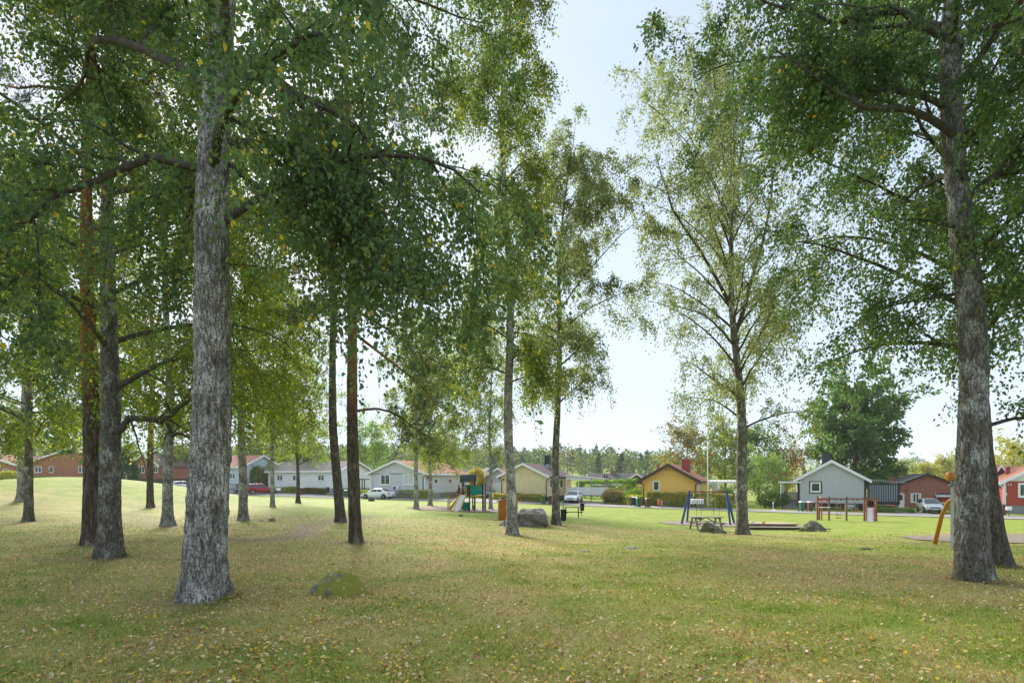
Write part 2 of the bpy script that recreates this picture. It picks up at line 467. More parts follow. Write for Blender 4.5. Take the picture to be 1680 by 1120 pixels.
LIT_PAL = 1.25 * np.array([(0.55, 0.36, 0.10), (0.62, 0.45, 0.20), (0.46, 0.27, 0.10), (0.66, 0.52, 0.30), (0.60, 0.36, 0.03), (0.30, 0.15, 0.06), (0.40, 0.14, 0.05), (0.68, 0.50, 0.05), (0.70, 0.58, 0.44)])
def build_litter(n=64000):
    x, y = polar_points(n, 3.3, 46)
    mk = masks(x, y)
    cl = noise2(x, y, 0.7, 91, 3); cl2 = noise2(x, y, 3.0, 95, 2)
    keep = rng.random(n) < np.clip(0.10 + 0.95 * mk[:, 0] * sstep(0.28, 0.62, 0.5 * cl + 0.5 * cl2) * 1.3, 0, 1)
    x, y = x[keep], y[keep]; n = len(x)
    z = ground(x, y) + rng.uniform(0.006, 0.026, n)
    dist = np.hypot(x, y)
    ln = rng.uniform(0.022, 0.052, n) * (1 + dist / 160); wd = ln * rng.uniform(0.6, 0.85, n)
    a = rng.uniform(0, 2 * math.pi, n)
    d = np.stack([np.cos(a), np.sin(a), rng.normal(0, 0.28, n)], -1); sv = np.stack([-np.sin(a), np.cos(a), rng.normal(0, 0.45, n)], -1)
    p = np.stack([x, y, z], -1)
    curl = np.stack([0 * x, 0 * x, rng.uniform(-.1, .35, n) * ln], -1)
    V = np.stack([p - d * ln[:, None] * .5 + curl * .3, p + sv * wd[:, None] * .5 + curl, p + d * ln[:, None] * .5 + curl * .5, p - sv * wd[:, None] * .5 + curl], 1).reshape(-1, 3)
    c = LIT_PAL[rng.choice(len(LIT_PAL), n, p=[.18, .18, .14, .14, .08, .1, .03, .07, .08])] * rng.uniform(0.7, 1.15, (n, 1))
    c = np.c_[c, np.ones(n)]
    o = np_mesh('fallen_leaves', V, np.arange(n * 4).reshape(-1, 4), M_LITTER, attrs={'Col': np.repeat(c, 4, 0)})
    tag(o, 'yellow and tan birch leaves fallen on the lawn', 'leaves', kind='stuff')
build_litter()

def strip(name, pts, material, lift=0.04, sub=60, label=None, cat=None):
    """pts: list of (near edge xy, far edge xy)"""
    a = np.array([p[0] for p in pts], float); b = np.array([p[1] for p in pts], float)
    tt = np.linspace(0, len(pts) - 1, sub); k = np.arange(len(pts))
    def ip(q): return np.stack([np.interp(tt, k, q[:, 0]), np.interp(tt, k, q[:, 1])], -1)
    A = ip(a); B = ip(b); m = 7
    rows = np.stack([A + (B - A) * (j / (m - 1)) for j in range(m)], 1)
    x = rows[..., 0]; y = rows[..., 1]; z = ground(x, y) + lift
    V = np.stack([x, y, z], -1).reshape(-1, 3)
    i = np.arange(len(tt) * m).reshape(len(tt), m)
    Fc = np.stack([i[:-1, :-1], i[1:, :-1], i[1:, 1:], i[:-1, 1:]], -1).reshape(-1, 4)
    o = np_mesh(name, V, Fc, material, smooth=True)
    tag(o, label, cat, kind='structure'); return o

def pad(name, px, s, rx, ry, material, label, cat, seed=1, lift=0.03):
    cx, cy, _ = G(px, s); n = 48; rings = 6
    vs = []
    for k in range(rings + 1):
        for j in range(n):
            a = 2 * math.pi * j / n
            r = k / rings * (0.8 + 0.4 * float(noise2(np.array([math.cos(a) * 1.6 + seed * 7]), np.array([math.sin(a) * 1.6]), 1.0, seed)[0]))
            vs.append((cx + math.cos(a) * rx * r, cy + math.sin(a) * ry * r))
    vs = np.array(vs); z = ground(vs[:, 0], vs[:, 1]) + lift
    V = np.c_[vs, z]
    Fc = [(k * n + j, (k + 1) * n + j, (k + 1) * n + (j + 1) % n, k * n + (j + 1) % n) for k in range(rings) for j in range(n)]
    o = np_mesh(name, V, np.array(Fc), material, smooth=True)
    tag(o, label, cat, kind='structure')

M_ROAD = mat('asphalt', (0.30, 0.275, 0.27), 0.9, var=0.12, scale=1.5, bump=0.3, bscale=60)
M_GRAVEL = mat('gravel', (0.26, 0.205, 0.165), 0.95, var=0.35, scale=14, bump=0.8, bscale=40)
M_DRIVE = mat('drive_gravel', (0.33, 0.29, 0.25), 0.95, var=0.25, scale=6, bump=0.5, bscale=30)
def road_pt(px, off=0.0):
    u = (px - 840) / F; y = 72.4 / (1 + 0.42 * u); x = u * y
    return (x + off * 0.387, y + off * 0.922)
W_ROAD = 5.6
rp = [((-85, 135), (-79, 138)), (G(228, 8.6)[:2], (-66, 114)), (G(262, 9.2)[:2], (-56, 108)), (G(300, 9.75)[:2], (-47, 102))]
rp += [(road_pt(p), road_pt(p, W_ROAD)) for p in (380, 500, 600, 700, 800, 900, 1000, 1100, 1200, 1300, 1400, 1500, 1600, 1680, 1800, 2000, 2400)]
strip('road', rp, M_ROAD, 0.05, 160, 'pale grey residential street beyond the lawn', 'road')
strip('driveway', [(road_pt(905, 5.4), road_pt(905, 12)), (road_pt(965, 5.4), road_pt(962, 12))], M_DRIVE, 0.035, 12, 'gravel driveway under the white hatchback', 'driveway')
strip('driveway', [(road_pt(1500, 5.4), road_pt(1500, 12)), (road_pt(1560, 5.4), road_pt(1560, 12))], M_DRIVE, 0.035, 12, 'gravel driveway under the silver car', 'driveway')
strip('driveway', [(road_pt(1015, 5.4), road_pt(990, 24)), (road_pt(1040, 5.4), road_pt(1020, 24))], M_DRIVE, 0.035, 20, 'narrow driveway between round bush and clipped hedge', 'driveway')
strip('driveway', [(road_pt(785, 5.4), road_pt(785, 16)), (road_pt(818, 5.4), road_pt(822, 16))], M_DRIVE, 0.035, 12, 'gravel driveway before the grey garage', 'driveway')
pad('gravel_pad', 765, 19.6, 4.6, 3.2, M_GRAVEL, 'brown gravel safety pad under the play tower', 'gravel', 1)
pad('gravel_pad', 1160, 26, 2.9, 2.3, M_GRAVEL, 'gravel patch worn under the blue swing', 'gravel', 2)
pad('gravel_pad', 1625, 46, 2.6, 2.2, M_GRAVEL, 'gravel patch under the orange legged swing', 'gravel', 3)
pad('gravel_pad', 828, 31, 1.0, 0.7, M_GRAVEL, 'gravel patch before the orange wooden box', 'gravel', 4)
pad('gravel_pad', 1245, 24.5, 2.6, 1.2, mat('dry_sand', (0.42, 0.34, 0.22), 0.95, var=0.15, scale=4), 'pale sandy strip behind the sandpit', 'sand', 5)
# ------------------------------------------------------------------ bark
def bark_material(name, dark, mid, light, lightfrac, vs=7.0, stretch=0.35, moss=0.5, upper=None, up_z=(5, 8)):
    m = bpy.data.materials.new(name); m.use_nodes = True
    t = m.node_tree; b = t.nodes['Principled BSDF']; K = t.links.new
    tc_ = t.nodes.new('ShaderNodeTexCoord')
    def mapping(sc):
        q = t.nodes.new('ShaderNodeMapping'); q.inputs['Scale'].default_value = sc; K(tc_.outputs['Object'], q.inputs[0]); return q.outputs[0]
    def noise(v, sc, det=6, ro=0.65):
        n = t.nodes.new('ShaderNodeTexNoise'); n.inputs['Scale'].default_value = sc; n.inputs['Detail'].default_value = det; n.inputs['Roughness'].default_value = ro; K(v, n.inputs['Vector']); return n.outputs['Fac']
    def mr(v, a, c, d=0., e=1.):
        r = t.nodes.new('ShaderNodeMapRange'); r.inputs['From Min'].default_value = a; r.inputs['From Max'].default_value = c; r.inputs['To Min'].default_value = d; r.inputs['To Max'].default_value = e; K(v, r.inputs['Value']); return r.outputs[0]
    def mixc(f, a, c):
        n = t.nodes.new('ShaderNodeMix'); n.data_type = 'RGBA'; K(f, n.inputs['Factor'])
        for nm, q in (('A', a), ('B', c)):
            if isinstance(q, tuple): n.inputs[nm].default_value = (*q, 1)
            else: K(q, n.inputs[nm])
        return n.outputs['Result']
    def mth(op, a, c):
        n = t.nodes.new('ShaderNodeMath'); n.operation = op; n.use_clamp = op != 'SUBTRACT'
        for i, q in enumerate((a, c)):
            if isinstance(q, (int, float)): n.inputs[i].default_value = q
            else: K(q, n.inputs[i])
        return n.outputs[0]
    vst = mapping((1, 1, stretch)); vis = mapping((1, 1, 1))
    fst = mapping((1, 1, stretch * 0.55))
    rn = noise(fst, vs * 2.4, 3, 0.55); ab = t.nodes.new('ShaderNodeMath'); ab.operation = 'ABSOLUTE'; K(mth('SUBTRACT', rn, 0.5), ab.inputs[0])
    rn2 = noise(vst, vs * 4.6, 3, 0.6); ab2 = t.nodes.new('ShaderNodeMath'); ab2.operation = 'ABSOLUTE'; K(mth('SUBTRACT', rn2, 0.5), ab2.inputs[0])
    crack = mth('MULTIPLY', mr(ab.outputs[0], 0.0, 0.075), mr(ab2.outputs[0], 0.0, 0.06, 0.45, 1.0))
    n1 = noise(vst, vs * 2.2); n2 = noise(vis, vs * 5.5); n3 = noise(vis, 1.6, 4, 0.6); n4 = noise(vst, vs * 0.8, 5)
    base = mixc(mr(n1, 0.32, 0.68), dark, mid)
    lf = mth('MULTIPLY', mr(n4, 0.62 - lightfrac * 0.5, 0.72 - lightfrac * 0.4), mr(n2, 0.40, 0.55))
    base = mixc(lf, base, light)
    pat = mth('MULTIPLY', mr(n3, 0.58 - lightfrac * .14, 0.66 - lightfrac * .14), mr(n2, 0.38, 0.52))
    base = mixc(mth('MULTIPLY', pat, 0.9), base, tuple(min(1, q * 1.25) for q in light))
    base = mixc(mr(crack, 0.0, 0.75, 0.85, 0.0), base, tuple(q * 0.42 for q in dark))
    sp = t.nodes.new('ShaderNodeSeparateXYZ'); K(tc_.outputs['Object'], sp.inputs[0])
    if upper:
        uf = mth('ADD', mr(sp.outputs['Z'], up_z[0], up_z[1]), 0.0)
        uc = mixc(mr(n1, 0.3, 0.7), upper, tuple(q * 1.6 for q in upper))
        base = mixc(mth('MULTIPLY', uf, mr(n2, 0.3, 0.5, 0.6, 1)), base, uc)
    if moss:
        mf = mth('MULTIPLY', mr(sp.outputs['Z'], 0.05, 0.75, moss, 0.0), mr(n4, 0.4, 0.62))
        base = mixc(mf, base, (0.075, 0.075, 0.012))
    K(base, b.inputs['Base Color']); b.inputs['Roughness'].default_value = 0.95; b.inputs['Specular IOR Level'].default_value = 0.12
    h = mth('ADD', mth('MULTIPLY', crack, 0.6), mth('MULTIPLY', n2, 0.5))
    bp = t.nodes.new('ShaderNodeBump'); bp.inputs['Strength'].default_value = 1.0; bp.inputs['Distance'].default_value = 0.03; K(h, bp.inputs['Height']); K(bp.outputs[0], b.inputs['Normal'])
    return m
B_BIRCH = bark_material('birch_bark', (0.15, 0.125, 0.10), (0.37, 0.335, 0.285), (0.74, 0.715, 0.68), 0.46, 7.0, 0.4)
B_BIRCH2 = bark_material('birch_bark_grey', (0.14, 0.122, 0.095), (0.32, 0.295, 0.25), (0.66, 0.65, 0.61), 0.26, 8.0, 0.5, 0.75)
B_YOUNG = bark_material('birch_bark_pale', (0.14, 0.12, 0.095), (0.32, 0.30, 0.26), (0.74, 0.73, 0.70), 0.50, 6.0, 0.9, 0.4)
B_PINE = bark_material('pine_bark', (0.10, 0.078, 0.058), (0.25, 0.20, 0.155), (0.36, 0.31, 0.26), 0.1, 5.0, 0.3, 0.15, (0.27, 0.115, 0.055), (3.2, 5.2))
B_DARK = bark_material('dark_bark', (0.115, 0.095, 0.075), (0.26, 0.22, 0.18), (0.36, 0.33, 0.29), 0.1, 7.0, 0.4, 0.2)
M_BRANCH = mat('branch_bark', (0.10, 0.086, 0.07), 0.95, var=0.4, scale=9, bump=0.4, spec=0.1)

PAL = {  # leaf colours (linear) with weights
    'birch': ([(.054, .088, .040), (.076, .112, .046), (.100, .128, .040), (.36, .24, .03)], [.43, .36, .192, .018]),
    'birchy': ([(.062, .090, .018), (.090, .115, .018), (.130, .140, .020), (.42, .29, .03)], [.34, .36, .26, .04]),
    'olive': ([(.085, .110, .030), (.120, .145, .038), (.165, .170, .050), (.36, .27, .05)], [.32, .4, .25, .03]),
    'pale': ([(.092, .112, .054), (.122, .142, .066), (.158, .166, .078), (.32, .26, .08)], [.30, .4, .27, .03]),
    'birchg': ([(.044, .080, .030), (.064, .105, .036), (.090, .125, .034), (.33, .24, .03)], [.42, .38, .185, .015]),
    'oak': ([(.042, .080, .026), (.064, .110, .034), (.098, .145, .04), (.24, .19, .04)], [.38, .42, .19, .01]),
    'rowan': ([(.085, .085, .025), (.115, .110, .03), (.16, .13, .035), (.26, .09, .03)], [.4, .3, .22, .08]),
    'apple': ([(.095, .145, .045), (.125, .18, .06), (.16, .19, .06), (.3, .24, .05)], [.4, .35, .22, .03]),
    'red': ([(.18, .10, .03), (.30, .09, .04), (.24, .16, .04), (.12, .12, .03)], [.3, .25, .25, .2]),
    'gold': ([(.22, .19, .03), (.30, .24, .035), (.16, .16, .04), (.12, .13, .04)], [.3, .3, .25, .15]),
    'pine': ([(.028, .044, .018), (.042, .062, .024), (.060, .075, .028), (.12, .075, .03)], [.4, .38, .18, .04]),
    'spruce': ([(.016, .036, .016), (.026, .05, .02), (.036, .062, .024), (.05, .07, .03)], [.4, .38, .18, .04]),
    'hedge': ([(.13, .16, .03), (.21, .225, .04), (.31, .28, .055), (.33, .26, .06)], [.34, .3, .26, .10]),
    'thuja': ([(.07, .135, .026), (.10, .17, .035), (.13, .20, .045), (.17, .21, .05)], [.34, .34, .22, .10]),
    'brownbush': ([(.105, .09, .045), (.14, .115, .055), (.10, .11, .04), (.17, .12, .06)], [.3, .3, .25, .15]),
}
def pal_cols(r, key, n):
    c, w_ = PAL[key]; c = np.array(c)[r.choice(len(c), n, p=w_)]
    return np.c_[np.minimum(c * 1.9, .62) * r.uniform(0.72, 1.28, (n, 1)), np.ones(n)]

def norm(v): return v / (np.linalg.norm(v, axis=-1, keepdims=True) + 1e-9)

def tubes_arr(pl, rad, ns):
    """pl (B,K,3), rad (B,K) -> verts, quads"""
    B, K, _ = pl.shape
    t = np.empty_like(pl); t[:, 1:-1] = pl[:, 2:] - pl[:, :-2]; t[:, 0] = pl[:, 1] - pl[:, 0]; t[:, -1] = pl[:, -1] - pl[:, -2]; t = norm(t)
    mt = norm(pl[:, -1] - pl[:, 0]); ref = np.where(np.abs(mt[:, 2:3]) > 0.8, [[1., 0, 0]], [[0, 0, 1.]])[:, None, :]
    a = norm(np.cross(t, np.broadcast_to(ref, t.shape))); b = np.cross(t, a)
    an = 2 * np.pi * np.arange(ns) / ns
    V = pl[:, :, None, :] + (a[:, :, None, :] * np.cos(an)[:, None] + b[:, :, None, :] * np.sin(an)[:, None]) * rad[:, :, None, None]
    idx = np.arange(B * K * ns).reshape(B, K, ns); n2 = np.roll(idx, -1, 2)
    Q = np.stack([idx[:, :-1], n2[:, :-1], n2[:, 1:], idx[:, 1:]], -1).reshape(-1, 4)
    return V.reshape(-1, 3), Q

def leaves_arr(r, pos, size, axis, narrow=0.72, fold=0.12):
    n = len(pos); L_ = size * r.uniform(0.65, 1.25, n)
    ax = norm(axis + r.normal(0, 0.55, (n, 3)))
    sd_ = norm(np.cross(ax, r.normal(0, 1, (n, 3)))); nm = np.cross(ax, sd_)
    w_ = (L_ * narrow * 0.5)[:, None]; L_ = L_[:, None]
    mid = pos + ax * L_ * 0.42 + nm * L_ * fold
    return np.stack([pos, mid + sd_ * w_, pos + ax * L_, mid - sd_ * w_], 1).reshape(-1, 3), np.arange(n * 4).reshape(-1, 4)

def trunk_mesh(name, path_fn, H, r0, material, parent, seed, ns=28, dz=0.12, flare=0.75, rough=0.02, taper=0.85, ztop=None):
    """path_fn(z)->(x,y) offsets; real bark relief near the ground"""
    ztop = ztop or H
    z = np.concatenate([np.arange(-0.25, min(ztop, 9.5), dz), np.arange(min(ztop, 9.5), ztop + 0.01, 0.5)]) if ztop > 9.5 else np.arange(-0.25, ztop, dz)
    an = 2 * np.pi * np.arange(ns) / ns
    cx, cy = path_fn(z)
    rad = r0 * np.clip(1 - np.clip(z, 0, None) / H, 0.02, 1) ** taper
    Zg, A = np.meshgrid(z, an, indexing='ij')
    lob = 0.5 + 0.5 * np.sin(A * 5 + seed) * 0.7 + 0.3 * np.sin(A * 3 + seed * 2.3)
    fl = 1 + flare * np.exp(-np.clip(Zg + 0.1, 0, None) / 0.22) * (0.55 + 0.75 * lob) + 0.10 * np.exp(-np.clip(Zg, 0, None) / 0.9)
    Rr = rad[:, None] * fl
    q = np.stack([np.cos(A) * Rr, np.sin(A) * Rr, Zg], -1)
    big = fbm(q * np.array([2.2, 2.2, 0.9]) + seed * 11, seed, 2) - 0.5
    f1 = np.abs(fbm(q * np.array([15, 15, 5.0]) + seed * 5, seed + 3, 3) - 0.5) * 2
    Rr = Rr * (1 + 0.12 * big) + rough * (f1 - 0.25) * np.clip(Rr / 0.15, 0.1, 1.4)
    V = np.stack([cx[:, None] + np.cos(A) * Rr, cy[:, None] + np.sin(A) * Rr, Zg], -1).reshape(-1, 3)
    i = np.arange(len(z) * ns).reshape(len(z), ns); j = np.roll(i, -1, 1)
    Q = np.stack([i[:-1], j[:-1], j[1:], i[1:]], -1).reshape(-1, 4)
    return np_mesh('trunk', V, Q, material, parent, smooth=True)

def tree(name, label, base, H, r0, crown, seed, bark=None, pal='birch', nprim=34, nleaf=30000, leaf=0.06, droop=1.0, twig=0.9,
         lean=None, asym=None, elev=(48, -5), sec=7, ntw=3600, detail=1, sink=0.0, rough=0.02, flare=0.75, limbs=None, tw_mesh=True, group=None, ns=28, branch_r=0.34, cat='tree', spread_tw=1.0, down=0.9, low_skip=None, wob=0.12, zcut=None):
    r = np.random.default_rng(seed)
    bx, by, bz = base
    t = thing(name, label, cat, (bx, by, bz - sink), 0, group)
    lz, lx, ly = zip(*(lean or [(0, 0, 0), (H, 0, 0)]))
    ph = r.uniform(0, 6, 4)
    def path(z):
        z = np.asarray(z, float)
        x = np.interp(z, lz, lx) + 0.10 * np.sin(z * 0.55 + ph[0]) * sstep(1, 5, z) * wob / 0.12; y = np.interp(z, lz, ly) + 0.10 * np.sin(z * 0.47 + ph[1]) * sstep(1, 5, z) * wob / 0.12
        return x, y
    trunk_mesh('trunk', path, H, r0, bark or B_BIRCH2, t, seed, ns=ns, dz=0.05 if ns > 60 else 0.16, rough=rough, flare=flare, ztop=H * 0.97)
    cz, cr_ = zip(*crown)
    z0, z1 = cz[0], cz[-1]
    # primaries
    K = 10
    hz_ = z0 + (z1 - z0) * (np.arange(nprim) + r.uniform(0, 1, nprim)) / nprim
    az = np.arange(nprim) * 2.399 + r.normal(0, 0.35, nprim)
    Rr = np.interp(hz_, cz, cr_) * r.uniform(0.72, 1.12, nprim)
    if asym: Rr = Rr * (1 + asym[1] * np.cos(az - asym[0]))
    e0 = np.radians(np.interp(hz_, [z0, z1], [elev[0] - 12, elev[0] + 22]) + r.normal(0, 8, nprim)); e1 = np.radians(elev[1] + np.interp(hz_, [z0, z1], [-12, 45]) + r.normal(0, 12, nprim))
    tt = np.linspace(0, 1, K)
    el = e0[:, None] + (e1 - e0)[:, None] * tt ** 1.3
    azz = az[:, None] + np.cumsum(r.normal(0, 0.16, (nprim, K)), 1)
    step = np.stack([np.cos(el) * np.cos(azz), np.cos(el) * np.sin(azz), np.sin(el)], -1)
    cum = np.concatenate([np.zeros((nprim, 1, 3)), np.cumsum(step[:, :-1], 1)], 1)
    ext = np.hypot(cum[:, -1, 0], cum[:, -1, 1]); sc = Rr / np.maximum(ext, 2.0)
    px_, py_ = path(hz_)
    pl = np.stack([px_, py_, hz_], -1)[:, None, :] + cum * sc[:, None, None]
    rt = r0 * np.clip(1 - hz_ / H, 0.03, 1) ** 0.85
    pr = (np.minimum(rt * branch_r, 0.013 * (Rr + 1.2)) * r.uniform(0.8, 1.15, nprim))[:, None] * (1 - 0.86 * tt)[None] + 0.004
    if limbs:      # explicit big limbs: lists of (x,y,z) from the base, with radius
        for lp, lr in limbs:
            lp = np.array(lp, float); k = np.linspace(0, len(lp) - 1, K); q = np.stack([np.interp(k, np.arange(len(lp)), lp[:, i]) for i in range(3)], -1)
            q[1:] += r.normal(0, 0.03, (K - 1, 3))
            pl = np.concatenate([pl, q[None]]); pr = np.concatenate([pr, (lr * (1 - 0.75 * tt))[None]]); sc = np.append(sc, np.linalg.norm(np.diff(q, axis=0), axis=1).mean())
    npr = len(pl); Lp = sc * (K - 1)
    # secondaries
    ns_ = npr * sec; pi = np.repeat(np.arange(npr), sec); ts = np.tile((np.arange(sec) + 0.5) / sec, npr) * 0.8 + 0.2 + r.uniform(-.05, .05, ns_)
    ts = np.clip(ts, 0.15, 1); fi = ts * (K - 1); i0 = np.minimum(fi.astype(int), K - 2); fr = (fi - i0)[:, None]
    p0 = pl[pi, i0] * (1 - fr) + pl[pi, i0 + 1] * fr; tg = norm(pl[pi, i0 + 1] - pl[pi, i0])
    rd = r.normal(0, 1, (ns_, 3)); rd[:, 2] *= 0.6; d0 = norm(tg * 0.75 + norm(np.cross(tg, rd)) * 0.9 + np.array([0, 0, 0.15]))
    Ls = Lp[pi] * r.uniform(0.22, 0.5, ns_) * (1.15 - 0.5 * ts)
    K2 = 6; t2 = np.linspace(0, 1, K2)
    pl2 = p0[:, None] + d0[:, None] * (t2[None, :, None] * Ls[:, None, None]) + np.array([0, 0, -1]) * (t2 ** 2)[None, :, None] * (Ls * 0.28 * droop)[:, None, None]
    pl2[:, 1:] += np.cumsum(r.normal(0, 0.035, (ns_, K2 - 1, 3)), 1) * Ls[:, None, None]
    pr2 = (np.clip(pr[pi, i0] * 0.55, 0.004, 0.03))[:, None] * (1 - 0.8 * t2)[None]
    # twigs
    wgt = Ls * 1.0; si = r.choice(ns_, ntw, p=wgt / wgt.sum()); tq = r.beta(1.6, 1.0, ntw); fi = tq * (K2 - 1); i0 = np.minimum(fi.astype(int), K2 - 2); fr = (fi - i0)[:, None]
    q0 = pl2[si, i0] * (1 - fr) + pl2[si, i0 + 1] * fr; qd = norm(norm(pl2[si, i0 + 1] - pl2[si, i0]) * 0.6 + r.normal(0, 0.55 * spread_tw, (ntw, 3)))
    Lt = twig * r.uniform(0.35, 1.25, ntw)
    def twp(i, s_): return q0[i] + qd[i] * (Lt[i] * s_ * (1 - 0.35 * s_))[:, None] + np.array([0, 0, -1]) * (Lt[i] * down * droop * s_ ** 1.7)[:, None]
    # leaves
    wv = Lt * np.where(q0[:, 2] + bz - EYE > 0.95 * (q0[:, 1] + by) + 1.2, 0.10, 1.0); lod = np.where(wv < Lt * .5, 1.3, 1.0)  # unseen upper crown thinned: saves leaves and lets more light reach the ground
    li = r.choice(ntw, nleaf, p=wv / wv.sum()); sl = r.uniform(0.05, 1, nleaf)
    lp = twp(li, sl) + r.normal(0, 0.035 + leaf * 0.4, (nleaf, 3))
    axis = np.array([0, 0, -0.7 * min(1.0, droop + .25)]) + qd[li] * 0.45
    V, Q = leaves_arr(r, lp, leaf * lod[li], axis)
    gmin = ground(bx + lp[:, 0], by + lp[:, 1]) - (bz - sink) + 1.3
    ok = lp[:, 2] > gmin
    if zcut: ok &= lp[:, 2] > zcut + r.normal(0, 0.3, nleaf)
    cols = pal_cols(r, pal, nleaf)
    # whole twigs turn together a little
    tint = r.uniform(0.8, 1.2, ntw)[li][:, None]; cols[:, :3] *= tint
    V = V.reshape(-1, 4, 3)[ok].reshape(-1, 3); cols = cols[ok]; m = len(cols)
    np_mesh('crown', V, np.arange(m * 4).reshape(-1, 4), M_LEAF if pal not in ('pine', 'spruce') else M_NEEDLE, t, attrs={'Col': np.repeat(cols, 4, 0)})
    # wood
    v1, f1 = tubes_arr(pl, pr, 7); v2, f2 = tubes_arr(pl2, pr2, 3); vs = [v1, v2]; fs = [f1, f2 + len(v1)]; off = len(v1) + len(v2)
    if tw_mesh:
        ii = np.arange(0, ntw, 3); k3 = np.array([0, .5, 1.])
        pl3 = np.stack([twp(ii, np.full(len(ii), a)) for a in k3], 1); z3 = pl3[:, -1, 2] > 1.6
        if zcut: z3 &= pl3[:, -1, 2] > zcut - 0.2
        pl3 = pl3[z3]; pr3 = np.tile(np.array([0.0032, 0.0024, 0.0013]) * detail, (len(pl3), 1))
        v3, f3 = tubes_arr(pl3, pr3, 3); vs.append(v3); fs.append(f3 + off)
    np_mesh('branches', np.concatenate(vs), np.concatenate(fs), M_BRANCH, t, smooth=True)['kind'] = 'stuff'
    return t

def pine(name, label, base, H, r0, z0, Rr, seed, lean=None, limbs=None, nprim=22, tufts=2600, needle=0.13, bark=None, ns=28, rough=0.025, per=15, group=None, low=None):
    r = np.random.default_rng(seed); bx, by, bz = base
    t = thing(name, label, 'tree', base, 0, group)
    lz, lx, ly = zip(*(lean or [(0, 0, 0), (H, 0, 0)]))
    def path(z):
        z = np.asarray(z, float); return np.interp(z, lz, lx) + 0.05 * np.sin(z * .5 + seed), np.interp(z, lz, ly) + 0.05 * np.cos(z * .4 + seed)
    trunk_mesh('trunk', path, H, r0, bark or B_PINE, t, seed, ns=ns, rough=rough, flare=0.45, ztop=H * 0.95, dz=0.12)
    K = 8; tt = np.linspace(0, 1, K)
    hz_ = z0 + (H * 0.95 - z0) * np.sort(r.uniform(0, 1, nprim)); az = np.arange(nprim) * 2.399 + r.normal(0, .3, nprim)
    Rl = Rr * r.uniform(.6, 1.1, nprim) * np.interp(hz_, [z0, z0 + .25 * (H - z0), H], [0.85, 1, .3])
    px_, py_ = path(hz_); d = np.stack([np.cos(az), np.sin(az), 0 * az], -1)
    pl = np.stack([px_, py_, hz_], -1)[:, None] + d[:, None] * (tt[None, :, None] * Rl[:, None, None]); pl[:, :, 2] += (r.uniform(-.15, .3, nprim) * Rl)[:, None] * tt ** 2 * 1.0
    pl[:, 1:] += np.cumsum(r.normal(0, .05, (nprim, K - 1, 3)), 1) * 1.0
    pr = (0.016 * Rl + .012)[:, None] * (1 - .8 * tt)[None]
    if limbs:
        for lp, lr in limbs:
            lp = np.array(lp, float); k = np.linspace(0, len(lp) - 1, K); q = np.stack([np.interp(k, np.arange(len(lp)), lp[:, i]) for i in range(3)], -1)
            pl = np.concatenate([pl, q[None]]); pr = np.concatenate([pr, (lr * (1 - .7 * tt))[None]]); Rl = np.append(Rl, np.linalg.norm(q[-1] - q[0]))
    npr = len(pl); sec = 8; pi = np.repeat(np.arange(npr), sec); ts = np.tile(np.linspace(.4, 1, sec), npr); fi = ts * (K - 1); i0 = np.minimum(fi.astype(int), K - 2); fr = (fi - i0)[:, None]
    p0 = pl[pi, i0] * (1 - fr) + pl[pi, i0 + 1] * fr; tg = norm(pl[pi, i0 + 1] - pl[pi, i0]); n2 = len(pi)
    rd = r.normal(0, 1, (n2, 3)); d0 = norm(tg * .7 + norm(np.cross(tg, rd)) + np.array([0, 0, .1])); Ls = Rl[pi] * r.uniform(.15, .38, n2)
    K2 = 4; t2 = np.linspace(0, 1, K2); pl2 = p0[:, None] + d0[:, None] * (t2[None, :, None] * Ls[:, None, None]); pl2[:, 1:] += np.cumsum(r.normal(0, .05, (n2, K2 - 1, 3)), 1) * Ls[:, None, None]
    pr2 = np.clip(pr[pi, i0] * .5, .004, .02)[:, None] * (1 - .7 * t2)[None]
    v1, f1 = tubes_arr(pl, pr, 6); v2, f2 = tubes_arr(pl2, pr2, 4)
    bo = np_mesh('branches', np.concatenate([v1, v2]), np.concatenate([f1, f2 + len(v1)]), B_PINE if not bark else M_BRANCH, t, smooth=True); bo['kind'] = 'stuff'
    # needle tufts
    si = r.choice(n2, tufts, p=Ls / Ls.sum()); tq = r.uniform(.25, 1.05, tufts); c = p0[si] + d0[si] * (tq * Ls[si])[:, None] + r.normal(0, .10, (tufts, 3))
    tdir = norm(d0[si] + r.normal(0, .5, (tufts, 3)) + np.array([0, 0, .3]))
    cc = np.repeat(c, per, 0) + np.repeat(tdir, per, 0) * r.uniform(-.12, .1, (tufts * per, 1)); nd = norm(np.repeat(tdir, per, 0) * .5 + r.normal(0, .7, (tufts * per, 3)))
    sdv = norm(np.cross(nd, r.normal(0, 1, nd.shape))) * (needle * .055); tip = cc + nd * (needle * r.uniform(.7, 1.2, (len(cc), 1)))
    V = np.stack([cc - sdv, cc + sdv, tip], 1).reshape(-1, 3)
    cols = np.repeat(pal_cols(r, 'pine', tufts), per, 0)
    np_mesh('crown', V, np.arange(len(V)).reshape(-1, 3), M_NEEDLE, t, attrs={'Col': np.repeat(cols, 3, 0)})
    return t

def B(px, py, s):
    x, y, z = P(px, py, s); return (x, y, gz(x, y) - 0.03)

